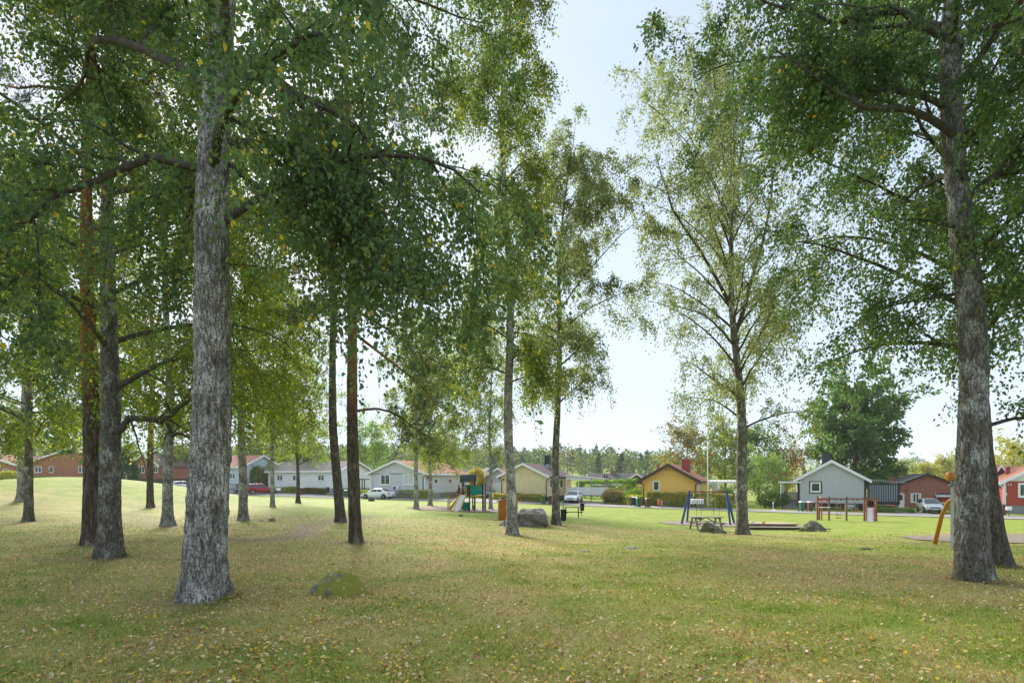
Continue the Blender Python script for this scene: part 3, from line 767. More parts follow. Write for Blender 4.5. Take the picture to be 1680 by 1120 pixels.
# ------------------------------------------------------------------ the park's trees
tree('birch_tree', 'thick old birch with rough grey and white bark beside the low mossy rock', B(332, 975, 119), 21, 0.268,
     [(5.0, 3.6), (6.5, 4.6), (9, 5.0), (14, 4.2), (20, 1.5)], 11, bark=B_BIRCH, pal='birch', nprim=36, nleaf=98000, leaf=0.074, ntw=8500, twig=1.05, sec=8,
     lean=[(0, 0, 0), (2, .10, 0), (4, .17, 0), (7, .24, 0.1), (21, .3, .8)], ns=110, rough=0.032, elev=(30, -22), flare=0.62, droop=1.15,
     limbs=[([(.2, 0, 6.95), (.55, -.1, 7.1), (1.2, -.3, 6.9), (1.9, -.5, 6.5), (2.4, -.7, 6.0), (2.9, -.8, 5.3)], .07),
            ([(.2, 0, 5.9), (-.5, -.2, 6.0), (-1.0, -.5, 5.6), (-1.5, -.8, 5.0), (-1.9, -1.0, 4.6), (-2.1, -1.1, 4.1)], .06),
            ([(.2, 0, 6.1), (1.0, .5, 5.6), (2.0, .8, 5.1), (3.0, .9, 4.7)], .05)])
tree('birch_tree', 'short stout birch trunk forking low with a dark sideways limb', B(180, 915, 78), 15, 0.215,
     [(3.4, 3.4), (5, 4.4), (8, 4.6), (12, 3), (14.5, 1.0)], 12, bark=B_BIRCH2, pal='birchy', nprim=30, nleaf=66000, leaf=0.08, ntw=5600, twig=.9, ns=64, elev=(35, -12), rough=.02,
     limbs=[([(.05, 0, 2.6), (.5, 0, 2.95), (1.2, -.1, 2.9), (1.7, -.2, 3.2), (2.3, -.3, 3.9)], .085), ([(.9, 0, 2.95), (1.4, .2, 2.6), (2.1, .4, 2.45)], .05)], zcut=2.9)
pine('pine_tree', 'pine with dark plated trunk close behind the stout forked birch', B(147, 890, 66), 19, 0.205, 9, 3.2, 13, ns=48)
tree('birch_tree', 'slim mossy footed birch standing before the grassy mound', B(47, 855, 40), 15, 0.165, [(2.9, 3.6), (5, 4.4), (9, 4.2), (14.5, 1.2)], 14, bark=B_BIRCH2, pal='birchy', nprim=28, nleaf=40000, leaf=0.11, ntw=2800, elev=(35, -15), zcut=2.6)
tree('birch_tree', 'pale speckled birch rooted on the flank of the grassy mound', B(35, 820, 30), 15, 0.20, [(3.3, 3.4), (5, 4.2), (9, 4.2), (14.5, 1.2)], 15, bark=B_YOUNG, pal='birchy', nprim=26, nleaf=28000, leaf=0.14, ntw=2200, elev=(35, -15), tw_mesh=False, zcut=3.0)
pine('pine_tree', 'straight brown pine with bare lower trunk beside the mound', B(248, 833, 28), 18, 0.19, 7.5, 3.0, 16, tufts=1500, needle=.2)
tree('birch_tree', 'birch with wide spreading roots between mound and thick birch', B(275, 863, 44), 16, 0.185, [(3.2, 3.2), (5, 4.2), (9, 4.2), (15.5, 1.2)], 17, bark=B_YOUNG, pal='birchy', nprim=28, nleaf=42000, leaf=0.105, ntw=2800, elev=(35, -12), flare=1.1, zcut=3.0)
tree('birch_tree', 'black and white barked birch by the small grey boulder', B(399, 852, 38), 16, 0.185, [(4.0, 3.0), (6, 4.2), (10, 4.0), (15.5, 1.2)], 18, bark=B_YOUNG, pal='birchy', nprim=26, nleaf=40000, leaf=0.11, ntw=2600, elev=(38, -12), zcut=3.4)
tree('birch_tree', 'slender white speckled birch before the red estate car', B(447, 831, 24), 15, 0.145, [(4.4, 2.4), (6, 3.4), (9, 3.4), (14.5, 1.0)], 19, bark=B_YOUNG, pal='olive', nprim=24, nleaf=24000, leaf=0.14, ntw=1900, tw_mesh=False, zcut=3.8)
tree('broadleaf_tree', 'small round tree with low bare forks before the white house', B(489, 825, 20), 10.5, 0.165, [(3.0, 2.8), (5, 3.9), (8, 3.2), (10, 1.0)], 20, bark=B_DARK, pal='olive', nprim=24, nleaf=16000, leaf=0.135, ntw=1600, droop=.35, down=.4, tw_mesh=False, elev=(45, 15), zcut=3.0)
pine('pine_tree', 'grey brown pine trunk leaning left behind the red stemmed pine', B(558, 855, 38), 19, 0.21, 8.5, 2.8, 21, lean=[(0, 0, 0), (4, -.25, 0), (19, -.5, 0)], tufts=2000, needle=.17, bark=B_DARK)
pine('pine_tree', 'tall pine with orange red upper trunk and one long curved side branch', B(585, 890, 58), 20, 0.175, 6.5, 3.0, 22, ns=48, lean=[(0, 0, 0), (6, -.12, 0), (20, -.4, 0)], tufts=3200, needle=.14,
     limbs=[([(0, 0, 3.75), (.5, .1, 3.85), (1.1, .2, 3.7), (1.7, .3, 3.2), (2.3, .4, 2.9)], .045), ([(0, .1, 6.6), (.6, .5, 6.3), (1.3, 1, 5.9), (2.3, 1.6, 5.3)], .05), ([(0, .1, 5.9), (.7, .9, 5.4), (1.5, 1.7, 4.8), (2.0, 2.2, 4.2)], .045), ([(-.1, 0, 6.4), (-.6, .3, 6.9), (-1.4, .5, 6.7)], .04)])
tree('birch_tree', 'pale birch standing before the grey gabled house', B(683, 835, 20.5), 15, 0.19, [(4.8, 2.2), (6.5, 3.4), (10, 3.2), (14.5, 1)], 23, bark=B_YOUNG, pal='olive', nprim=24, nleaf=24000, leaf=0.15, ntw=1900, tw_mesh=False, zcut=3.6)
tree('birch_tree', 'weeping birch with yellowish hanging twigs behind the play tower steps', B(706, 828, 18), 13.5, 0.185, [(3.6, 2.8), (5, 3.6), (8, 3.4), (13, 1)], 24, bark=B_YOUNG, pal='olive', nprim=24, nleaf=24000, leaf=0.16, ntw=1900, tw_mesh=False, droop=1.4, twig=1.2, asym=(0.2, .45), zcut=2.6)
tree('birch_tree', 'thin white stemmed birch right behind the play tower', B(805, 835, 19), 16, 0.165, [(4.5, 2.0), (7, 3.0), (11, 2.8), (15.5, 1)], 25, bark=B_YOUNG, pal='olive', nprim=24, nleaf=17000, leaf=0.135, ntw=1700, tw_mesh=False, droop=1.3, zcut=3.4)
scar_tree = tree('birch_tree', 'tall narrow birch with a white scar rising beside the big split boulder', B(840, 880, 45), 25, 0.19, [(5.2, 1.5), (8, 2.0), (12, 2.1), (17, 2.0), (24, 1.0)], 26, bark=B_YOUNG, pal='birchy', nprim=46, nleaf=78000, leaf=0.093, ntw=5200, twig=.85, sec=6, elev=(40, -20),
     lean=[(0, 0, 0), (7, -.12, 0), (12, -.25, 0), (25, -.3, 0)], ns=40, droop=1.25, asym=(3.14, .2))
tree('birch_tree', 'open crowned birch with long limbs beside the black litter bin', B(912, 858, 36), 17.8, 0.185, [(5.2, 1.7), (8, 2.7), (11, 3.2), (14, 1.9), (16.8, .4)], 27, bark=B_BIRCH2, pal='pale', nprim=34, nleaf=62000, leaf=0.095, ntw=3600, elev=(44, 10), asym=(0.0, .30),
     lean=[(0, 0, 0), (6, 0, 0), (12, .25, 0), (19, .7, 0)], ns=36, droop=.95, twig=.8)
tree('birch_tree', 'broad birch standing between the swing bench and the sandpit', B(1218, 874, 37), 19.2, 0.245, [(4.7, 2.6), (5.6, 3.4), (7, 3.9), (10, 4.2), (14, 4.2), (18, 1.6)], 28, bark=B_BIRCH2, pal='pale', nprim=44, nleaf=84000, leaf=0.097, ntw=5800, elev=(52, 2), sec=7,
     lean=[(0, 0, 0), (6, -.1, 0), (10, -.4, 0), (16, -.6, 0), (19, -.5, 0)], ns=44, droop=1.05, twig=.9,
     limbs=[([(-.3, 0, 9.3), (.6, .2, 10.2), (1.6, .3, 11.4), (2.8, .2, 12.0), (4.2, 0, 12.7)], .07), ([(-.3, 0, 9), (.4, .3, 11), (1.3, .4, 14), (1.7, .5, 17)], .11), ([(-.4, 0, 10), (-1.4, .2, 12), (-3, .3, 14.6), (-3.8, .2, 17)], .09)])
tree('birch_tree', 'stout birch with mossy foot beside the galvanised swing post', B(1597, 950, 95), 20, 0.245, [(4.6, 1.7), (6, 2.2), (7.4, 3.2), (9, 4.8), (13, 5.0), (19, 1.6)], 29, bark=B_BIRCH2, pal='birchg', nprim=40, nleaf=94000, leaf=0.075, ntw=6200, sec=8, elev=(30, -14),
     lean=[(0, 0, 0), (2.5, -.07, 0), (8, -.24, 0), (20, -.3, 0)], ns=100, rough=.026, flare=.5, asym=(0.0, .26), twig=.75, droop=.9,
     limbs=[([(-.2, 0, 7.5), (-.9, -.2, 8.0), (-1.9, -.3, 7.9), (-2.7, -.4, 8.2), (-3.6, -.4, 8.9)], .075), ([(-.2, 0, 9.2), (-1.2, .1, 9.9), (-2.4, .2, 9.8), (-3.6, .2, 10.2)], .08), ([(-.2, 0, 6.5), (.5, -.2, 7.2), (1.4, -.3, 7.6), (2.4, -.2, 8.6)], .07)])
tree('birch_tree', 'dark leaning trunk tight behind the stout mossy footed birch', B(1638, 926, 80), 17, 0.21, [(3.8, 3.2), (5, 3.9), (9, 4.2), (16, 1.2)], 30, bark=B_DARK, pal='birchg', nprim=34, nleaf=58000, leaf=0.08, ntw=3600, lean=[(0, 0, 0), (2.5, -.28, .1), (8, -.5, .4), (17, -.2, 1)], ns=56, elev=(32, -8), twig=.8,
     limbs=[([(-.3, .1, 2.9), (.3, -.1, 3.1), (.9, -.3, 2.95), (1.5, -.4, 2.8)], .045)])

# the pale scar on the tall narrow birch
sv = []
for k in range(9):
    for j in range(7):
        zz = 1.12 + k * .055; half = .42 * math.sin(math.pi * (k + .6) / 9.2) + .06; a = R(-58) + (j / 6 - .5) * 2 * half + .02 * math.sin(k * 2.1); rr = .196 - .012 * (zz - 1.1)
        sv.append((-.02 + math.cos(a) * rr, math.sin(a) * rr, zz))
np_mesh('bark_scar', np.array(sv), np.array([(k * 7 + j, k * 7 + j + 1, k * 7 + j + 8, k * 7 + j + 7) for k in range(8) for j in range(6)]), mat('bare_wood', (.62, .60, .57), .9, var=.12, scale=14, bump=.5), scar_tree, smooth=True)
# ------------------------------------------------------------------ houses along the street
YAW = R(25)
CY, SY = math.cos(YAW), math.sin(YAW)
def clad_mat(name, col, pitch=0.16, depth=0.6, rough=0.75, horiz=False, col2=None):
    """painted boards: fine vertical joints as relief, slight weathering"""
    if name in MATS: return MATS[name]
    m = mat(name, col, rough, var=0.07, scale=3, coords='Object')
    t = m.node_tree; b = t.nodes['Principled BSDF']; K = t.links.new
    tc_ = t.nodes.new('ShaderNodeTexCoord'); sp = t.nodes.new('ShaderNodeSeparateXYZ'); K(tc_.outputs['Object'], sp.inputs[0])
    ad_ = t.nodes.new('ShaderNodeMath'); ad_.operation = 'ADD'; K(sp.outputs['X'], ad_.inputs[0]); K(sp.outputs['Y'], ad_.inputs[1])
    fr = t.nodes.new('ShaderNodeMath'); fr.operation = 'PINGPONG'; fr.inputs[1].default_value = pitch / 2
    K(sp.outputs['Z'] if horiz else ad_.outputs[0], fr.inputs[0])
    mr = t.nodes.new('ShaderNodeMapRange'); mr.inputs['From Max'].default_value = pitch * 0.14; K(fr.outputs[0], mr.inputs['Value'])
    bp = t.nodes.new('ShaderNodeBump'); bp.inputs['Strength'].default_value = depth; bp.inputs['Distance'].default_value = 0.02; K(mr.outputs[0], bp.inputs['Height']); K(bp.outputs[0], b.inputs['Normal'])
    return m
def brick_mat(name, c1, c2, mortar):
    if name in MATS: return MATS[name]
    m = bpy.data.materials.new(name); m.use_nodes = True; t = m.node_tree; b = t.nodes['Principled BSDF']; K = t.links.new
    tc_ = t.nodes.new('ShaderNodeTexCoord'); sp = t.nodes.new('ShaderNodeSeparateXYZ'); K(tc_.outputs['Object'], sp.inputs[0])
    ad_ = t.nodes.new('ShaderNodeMath'); ad_.operation = 'ADD'; K(sp.outputs['X'], ad_.inputs[0]); K(sp.outputs['Y'], ad_.inputs[1])
    cb = t.nodes.new('ShaderNodeCombineXYZ'); K(ad_.outputs[0], cb.inputs['X']); K(sp.outputs['Z'], cb.inputs['Y'])
    br = t.nodes.new('ShaderNodeTexBrick'); br.inputs['Scale'].default_value = 1.0; br.inputs['Brick Width'].default_value = 0.25; br.inputs['Row Height'].default_value = 0.075; br.inputs['Mortar Size'].default_value = 0.008
    br.inputs['Color1'].default_value = (*c1, 1); br.inputs['Color2'].default_value = (*c2, 1); br.inputs['Mortar'].default_value = (*mortar, 1); K(cb.outputs[0], br.inputs['Vector'])
    n = t.nodes.new('ShaderNodeTexNoise'); n.inputs['Scale'].default_value = 1.2; n.inputs['Detail'].default_value = 6; K(tc_.outputs['Object'], n.inputs['Vector'])
    hs = t.nodes.new('ShaderNodeHueSaturation'); mr = t.nodes.new('ShaderNodeMapRange'); mr.inputs['To Min'].default_value = 0.8; mr.inputs['To Max'].default_value = 1.2; K(n.outputs['Fac'], mr.inputs['Value']); K(mr.outputs[0], hs.inputs['Value']); K(br.outputs['Color'], hs.inputs['Color']); K(hs.outputs[0], b.inputs['Base Color'])
    bp = t.nodes.new('ShaderNodeBump'); bp.inputs['Strength'].default_value = 0.5; bp.inputs['Distance'].default_value = 0.01; bp.invert = True; K(br.outputs['Fac'], bp.inputs['Height']); K(bp.outputs[0], b.inputs['Normal'])
    b.inputs['Roughness'].default_value = 0.9; MATS[name] = m; return m
def tile_mat(name, c1, c2, pitch=0.3):
    """roof tiles: rolls down the slope and stepped courses as relief, mottled colour"""
    if name in MATS: return MATS[name]
    m = mat(name, c1, 0.85, color2=c2, scale=2.5, coords='Object'); t = m.node_tree; b = t.nodes['Principled BSDF']; K = t.links.new
    tc_ = t.nodes.new('ShaderNodeTexCoord'); sp = t.nodes.new('ShaderNodeSeparateXYZ'); K(tc_.outputs['Object'], sp.inputs[0])
    def pp(o, p):
        f = t.nodes.new('ShaderNodeMath'); f.operation = 'PINGPONG'; f.inputs[1].default_value = p / 2; K(o, f.inputs[0]); return f.outputs[0]
    a = t.nodes.new('ShaderNodeMath'); a.operation = 'ADD'; K(pp(sp.outputs['Y'], pitch), a.inputs[0]); K(pp(sp.outputs['Z'], 0.14), a.inputs[1])
    bp = t.nodes.new('ShaderNodeBump'); bp.inputs['Strength'].default_value = 0.9; bp.inputs['Distance'].default_value = 0.3; K(a.outputs[0], bp.inputs['Height']); K(bp.outputs[0], b.inputs['Normal'])
    return m
M_WHITE = mat('white_paint', (0.86, 0.87, 0.86), 0.55, var=0.05, scale=3)
M_BLACK = mat('black_paint', (0.02, 0.021, 0.023), 0.5, var=0.2, scale=5)
M_DKGREY = mat('dark_grey_metal', (0.055, 0.06, 0.065), 0.5, var=0.15, scale=5)
M_GALV = mat('galvanised_steel', (0.25, 0.28, 0.31), 0.5, var=0.15, scale=6, metal=0.2)
M_CONC = mat('concrete', (0.33, 0.33, 0.32), 0.9, var=0.15, scale=3, bump=0.2)
M_GLASS = mat('window_glass', (0.025, 0.03, 0.032), 0.06, spec=0.9)
M_CURT = mat('curtain', (0.62, 0.64, 0.62), 0.9, var=0.12, scale=6, stretch=(6, 6, .5))
M_BROWN = mat('brown_trim', (0.085, 0.05, 0.032), 0.7, var=0.15, scale=4)
M_TILE_RED = tile_mat('red_tiles', (0.33, 0.12, 0.07), (0.42, 0.19, 0.12))
M_TILE_DARK = tile_mat('dark_tiles', (0.075, 0.072, 0.072), (0.12, 0.11, 0.105))
M_TILE_BROWN = tile_mat('brown_tiles', (0.12, 0.085, 0.075), (0.175, 0.13, 0.115))
M_YELLOW = clad_mat('yellow_boards', (0.88, 0.57, 0.15), 0.2)
M_GREYB = clad_mat('grey_boards', (0.57, 0.58, 0.59), 0.2)
M_GREYB2 = clad_mat('light_grey_boards', (0.66, 0.675, 0.69), 0.2)
M_BLUEB = clad_mat('pale_blue_boards', (0.56, 0.64, 0.70), 0.2)
M_WHITEB = clad_mat('white_boards', (0.84, 0.85, 0.85), 0.16)
M_REDB = clad_mat('falu_red_boards', (0.42, 0.07, 0.048), 0.18)
M_BRICKY = brick_mat('yellow_brick', (0.84, 0.70, 0.41), (0.76, 0.61, 0.33), (0.68, 0.59, 0.43))
M_BRICKR = brick_mat('red_brick', (0.42, 0.165, 0.11), (0.33, 0.12, 0.08), (0.24, 0.15, 0.12))
M_BRICKO = brick_mat('orange_brick', (0.56, 0.22, 0.115), (0.47, 0.17, 0.09), (0.34, 0.2, 0.14))
M_WOODG = mat('grey_wood', (0.29, 0.26, 0.225), 0.85, var=0.25, scale=3, stretch=(1, 8, 8), bump=0.3)

class House:
    """gable (front='gable') or long side (front='eave') towards the park; local x along the front, y back, z up"""
    def __init__(s, name, label, pxl, pxr, sc, base_y, eave_y, ridge_y, length, wall, roof, trim=None, plinth=0.5, plinth_mat=None, front='gable',
                 over=0.45, eover=0.45, bargew=0.2, yaw=YAW, ridge_px=None, cat='house', roof_t=0.16, fascia=None):
        s.c, s.sn = math.cos(yaw), math.sin(yaw)
        x, y, z = P(pxl, base_y, sc); s.O = (x, y, z); s.sc = sc
        s.t = thing(name, label, cat, (x, y, z), -yaw)
        s.W = s.hx(pxr); s.L = length
        s.hE = s.hz(pxl, eave_y); s.hR = s.hz((pxl + pxr) / 2, ridge_y) if front == 'gable' else (base_y - ridge_y) / sc
        W, Ld, hE, hR = s.W, s.L, s.hE, s.hR
        pm = plinth_mat or M_CONC; trim = trim or M_WHITE
        MB().box(0.04, W - 0.04, 0.04, Ld - 0.04, -1.0, plinth + 0.02).build('plinth', pm, s.t)
        wl = MB(); rf = MB(); bd = MB(); s.front = front
        if front == 'gable':
            m = W / 2; pitch = (hR - hE) / m; s.pitch = pitch
            wl.prism([(0, plinth), (W, plinth), (W, hE), (m, hR - 0.02), (0, hE)], 'y', 0, Ld)
            ez = hE - eover * pitch; rt = roof_t
            for sg in (-1, 1):
                a = (m + sg * (m + eover), ez + 0.02); r_ = (m, hR + 0.02)
                rf.prism([a, r_, (r_[0], r_[1] + rt), (a[0], a[1] + rt)], 'y', -over, Ld + over)
                bd.prism([(a[0] + sg * 0.03, a[1] - bargew * .55), (r_[0], r_[1] - bargew * .55), (r_[0], r_[1] + rt + 0.03), (a[0] + sg * 0.03, a[1] + rt + 0.03)], 'y', -over - 0.045, -over - 0.003)
                if fascia: bd.box(min(a[0], a[0] + sg * .03), max(a[0], a[0] + sg * .03), -over, Ld + over, a[1] - .05, a[1] + rt + .02)
        else:
            m = Ld / 2; pitch = (hR - hE) / m; s.pitch = pitch
            wl.prism([(0, plinth), (Ld, plinth), (Ld, hE), (m, hR - 0.02), (0, hE)], 'x', 0, W)
            ez = hE - eover * pitch; rt = roof_t
            for sg in (-1, 1):
                a = (m + sg * (m + eover), ez + 0.02); r_ = (m, hR + 0.02)
                rf.prism([a, r_, (r_[0], r_[1] + rt), (a[0], a[1] + rt)], 'x', -over, W + over)
                for x0, x1 in ((-over - .045, -over - .003), (W + over + .003, W + over + .045)):
                    bd.prism([(a[0] + sg * 0.03, a[1] - bargew * .55), (r_[0], r_[1] - bargew * .55), (r_[0], r_[1] + rt + 0.03), (a[0] + sg * 0.03, a[1] + rt + 0.03)], 'x', x0, x1)
            bd.box(-over, W + over, -eover - .04, -eover - .003, ez - .04, ez + rt + .04)
        s.wall = wl.build('wall', wall, s.t); s.roof = rf.build('roof', roof, s.t); s.barge = bd.build('bargeboard', trim, s.t)
    def hx(s, px):
        u = (px - 840) / F; return (u * s.O[1] - s.O[0]) / (s.c + u * s.sn)
    def rx(s, px):     # distance back along the right-hand side wall
        u = (px - 840) / F; X1 = s.O[0] + s.W * s.c; Y1 = s.O[1] - s.W * s.sn
        return (u * Y1 - X1) / (s.sn - u * s.c)
    def hz(s, px, py):
        y = s.O[1] - s.hx(px) * s.sn; return EYE - (py - HY) * y / F - s.O[2]
    def rz(s, px, py):
        y = s.O[1] - s.W * s.sn + s.rx(px) * s.c; return EYE - (py - HY) * y / F - s.O[2]
    def rect(s, x0, x1, z0, z1, face, name='window', frame=None, fw=0.09, pane=None, mull=0, trans=0, curtain=False, outer=None, label=None):
        frame = frame or M_WHITE; pane = pane or M_GLASS
        def q(m, a, b, c, d, e, f):     # a..b along wall, c..d outward depth, e..f height
            if face == 'front': m.box(a, b, -d, -c, e, f)
            elif face == 'right': m.box(s.W + c, s.W + d, a, b, e, f)
            else: m.box(-d, -c, a, b, e, f)
        m = MB()
        q(m, x0 - fw * .4, x0 + fw * .6, .0, .075, z0 - fw * .4, z1 + fw * .4); q(m, x1 - fw * .6, x1 + fw * .4, .0, .075, z0 - fw * .4, z1 + fw * .4)
        q(m, x0 + fw * .6, x1 - fw * .6, .0, .072, z1 - fw * .6, z1 + fw * .4); q(m, x0 + fw * .6, x1 - fw * .6, .0, .072, z0 - fw * .4, z0 + fw * .6)
        for k in range(mull):
            xm = x0 + (x1 - x0) * (k + 1) / (mull + 1); q(m, xm - .045, xm + .045, .0, .065, z0 + fw * .6, z1 - fw * .6)
        for k in range(trans):
            zm = z0 + (z1 - z0) * (k + 1) / (trans + 1); q(m, x0 + fw * .6, x1 - fw * .6, .0, .062, zm - .03, zm + .03)
        wn = m.build(name, frame, s.t)
        if label: wn['label'] = label
        p = MB(); q(p, x0 + fw * .6, x1 - fw * .6, -.02, .018, z0 + fw * .6, z1 - fw * .6); p.build('pane', pane, wn)
        if curtain:
            c = MB(); wd = (x1 - x0)
            for a, b in ((x0 + fw * .7, x0 + wd * .27), (x1 - wd * .27, x1 - fw * .7)): q(c, a, b, .018, .024, z0 + fw * .8, z1 - fw * .7)
            c.build('curtain', M_CURT, wn)
        sl = MB(); q(sl, x0 - .08, x1 + .08, .0, .12, z0 - fw * .4 - .05, z0 - fw * .4 - .004); sl.build('sill', frame, wn)
        if outer:
            o = MB(); k = .13
            q(o, x0 - fw * .4 - k, x0 - fw * .4 - .004, 0, .045, z0 - .1 - k, z1 + fw * .4 + k); q(o, x1 + fw * .4 + .004, x1 + fw * .4 + k, 0, .045, z0 - .1 - k, z1 + fw * .4 + k)
            q(o, x0 - fw * .4, x1 + fw * .4, 0, .044, z1 + fw * .4 + .004, z1 + fw * .4 + k); q(o, x0 - fw * .4, x1 + fw * .4, 0, .044, z0 - .1 - k, z0 - fw * .4 - .055)
            o.build('casing', outer, wn)
        return wn
    def win(s, x0, y0, x1, y1, face='front', **k):
        if face == 'front': return s.rect(s.hx(x0), s.hx(x1), s.hz(x0, y1), s.hz(x0, y0), face, **k)
        return s.rect(s.rx(x0), s.rx(x1), s.rz(x0, y1), s.rz(x0, y0), face, **k)
    def chimney(s, x, y, w_, d_, z0, z1, m, cap=None, name='chimney'):
        c = MB().box(x - w_ / 2, x + w_ / 2, y - d_ / 2, y + d_ / 2, z0, z1).build(name, m, s.roof, bevel=.015)
        MB().box(x - w_ / 2 - .06, x + w_ / 2 + .06, y - d_ / 2 - .06, y + d_ / 2 + .06, z1 + .003, z1 + .1).build('chimney_cap', cap or m, s.roof, bevel=.01)
        return c
    def battens(s, m, skip, pitch=.3, w_=.05, d_=.028, z0=.62):
        """cover strips over the board joints, cut round the windows given as photo rectangles"""
        holes = [(s.hx(a) - .2, s.hx(c) + .2, s.hz(a, d) - .28, s.hz(a, b) + .2) for a, b, c, d in skip]
        b = MB(); k = pitch / 2
        while k < s.W:
            top = (s.hE + (s.hR - s.hE) * (1 - abs(k - s.W / 2) / (s.W / 2))) - .1; lo = z0
            for h0, h1, v0, v1 in holes:
                if h0 < k < h1:
                    b.box(k - w_ / 2, k + w_ / 2, -d_, -.001, lo, v0); lo = v1
            if top > lo: b.box(k - w_ / 2, k + w_ / 2, -d_, -.001, lo, top)
            k += pitch
        tag(b.build('battens', m, s.t), kind='stuff')
    def corner(s, m, w_=0.13):
        z0 = .4
        for a, c in ((-.03, w_), (s.W - w_, s.W + .03)): MB().box(a, c, -.042, -.002, z0, s.hE).build('corner_board', m, s.t)
    def downpipe(s, x, m, top=None, y=-.1):
        z = top or s.hE
        d = -1 if x < s.W / 2 else 1
        MB().tube([(x + d * .42, y - .1, z - .12), (x + d * .35, y - .1, z - .3), (x + d * .05, y, z - .6), (x, y, z - .8), (x, y, .15)], .05, 8).build('downpipe', m, s.t, smooth=True)
    def gutter(s, m):
        for sg, x in ((-1, -.45), (1, s.W + .45)):
            z = s.hE - .45 * s.pitch
            MB().tube([(x + sg * .06, -.45, z), (x + sg * .06, s.L + .45, z)], .07, 8).build('gutter', m, s.t, smooth=True)

def vents(h, xs, z, m=M_BLACK):
    for x in xs: MB().tube([(x, -.02, z), (x, .05, z)], .09, 12).build('vent', m, h.t)

# 1 orange brick house behind the mound
h = House('brick_house', 'orange brick house seen over the grassy mound', 52, 173, 9.3, 788, 757, 736, 9, M_BRICKO, M_TILE_RED, plinth=.3, yaw=R(-30), plinth_mat=M_DKGREY)
h.win(57, 765, 68, 774.5, mull=1, outer=None); h.win(81, 765, 87.5, 774.5); h.win(129, 765, 139, 774.5, mull=1)
h = House('brick_house', 'low orange brick house with bicycle shed wall behind the mound hedge', -90, 30, 8.9, 788, 764, 745, 12, M_BRICKO, M_TILE_RED, plinth=.3, yaw=R(10), plinth_mat=M_DKGREY)
h.win(6, 769, 14, 777, mull=1)
# 2 red house
h = House('red_house', 'dark red brick cottage with small porch roof beside the dark spruce', 214, 262, 8.6, 788, 764, 746, 10, M_BRICKR, M_TILE_BROWN, plinth=.35, plinth_mat=M_DKGREY)
h.win(228.5, 764.8, 237.5, 774.5, mull=1, outer=None); h.win(252, 764.8, 259, 774.5, mull=1)
# 3 pale blue house
h = House('blue_house', 'pale blue two storey house with red tiled roof', 330, 398, 9.4, 808, 766, 748, 8, M_BLUEB, M_TILE_RED, front='eave', plinth=1.6, plinth_mat=M_DKGREY)
h.win(377, 776, 386, 785, mull=1); h.win(344, 776, 354, 785, mull=1)
h.rect(h.hx(377), h.hx(386), .1, 1.4, 'front', name='garage_door', pane=M_GREYB)
# 4 white house
h = House('white_house', 'long white rendered house with grey plinth behind the low hedges', 440, 556, 9.6, 807, 773, 758, 8, M_WHITEB, M_TILE_DARK, front='eave', plinth=.75, plinth_mat=M_CONC)
h.win(480.5, 779.5, 491, 788, mull=1); h.win(455, 779, 464, 788, mull=1); h.win(522, 779, 532, 788, mull=1)
h.rect(h.hx(534), h.hx(542), .0, 1.0, 'front', name='cellar_door', pane=M_DKGREY)
# 5 light grey gabled house with red roof
h = House('grey_house', 'light grey gabled house with red roof behind the white saloon', 607, 697, 10.9, 817, 777, 756.5, 12.5, M_GREYB2, M_TILE_RED, plinth=.9, fascia=True)
h.battens(M_GREYB2, [(624.5, 778, 640, 794.5), (662, 777.5, 679, 794.5)], .3, .05, .03, .92)
h.win(624.5, 778, 640, 794.5, mull=1, fw=.16); h.win(662, 777.5, 679, 794.5, mull=1, fw=.16, pane=M_CURT)
MB().box(0, h.W, -.04, -.003, h.hE - .08, h.hE + .06).build('trim_board', mat('grey_trim', (.2, .23, .25), .7), h.t)
h.corner(M_WHITE); h.downpipe(h.W - .25, M_BLACK); h.gutter(M_WHITE)
h.win(712, 785, 718, 793, face='right', fw=.12); h.win(735, 785, 741, 793, face='right', fw=.12)
hp = MB(); x = h.hx(651); z = h.hz(651, 803.5); hp.box(x - .45, x + .45, -.38, -.06, z, z + .62); ac = hp.build('heat_pump', M_WHITE, h.t, bevel=.03)
MB().tube([(x - .12, -.395, z + .31), (x - .12, -.383, z + .31)], .24, 20).build('fan', M_DKGREY, ac)
MB().tube([(h.W + .1, .9, h.hE - .55), (h.W + .45, .9, h.hE - .45)], [.38, .42], 20).build('satellite_dish', M_BLACK, h.t)
cel = MB()
for k in range(18):
    y = 4.2 + k * .45; cel.box(h.W - .02, h.W + .03, y, y + .34, .05, .82)
cel.build('plinth_slats', M_WOODG, h.t)
# 6 house with dark roof behind the play tower
h = House('white_house', 'white house with dark tiled roof behind the play tower', 744, 777, 9.8, 813, 780, 768.5, 9, M_WHITEB, M_TILE_DARK, front='eave', plinth=.4)
h.win(758.5, 784, 765, 790.5, mull=0)
# 7 grey garage
h = House('garage', 'grey wooden garage with white roller door and broad gable', 787, 851, 10.6, 815, 788.5, 769, 8, M_GREYB, M_TILE_RED, plinth=.15, cat='garage', fascia=True)
h.rect(h.hx(806), h.hx(822), .1, h.hz(806, 792), 'front', name='garage_door', pane=M_WHITE, fw=.16, trans=3)
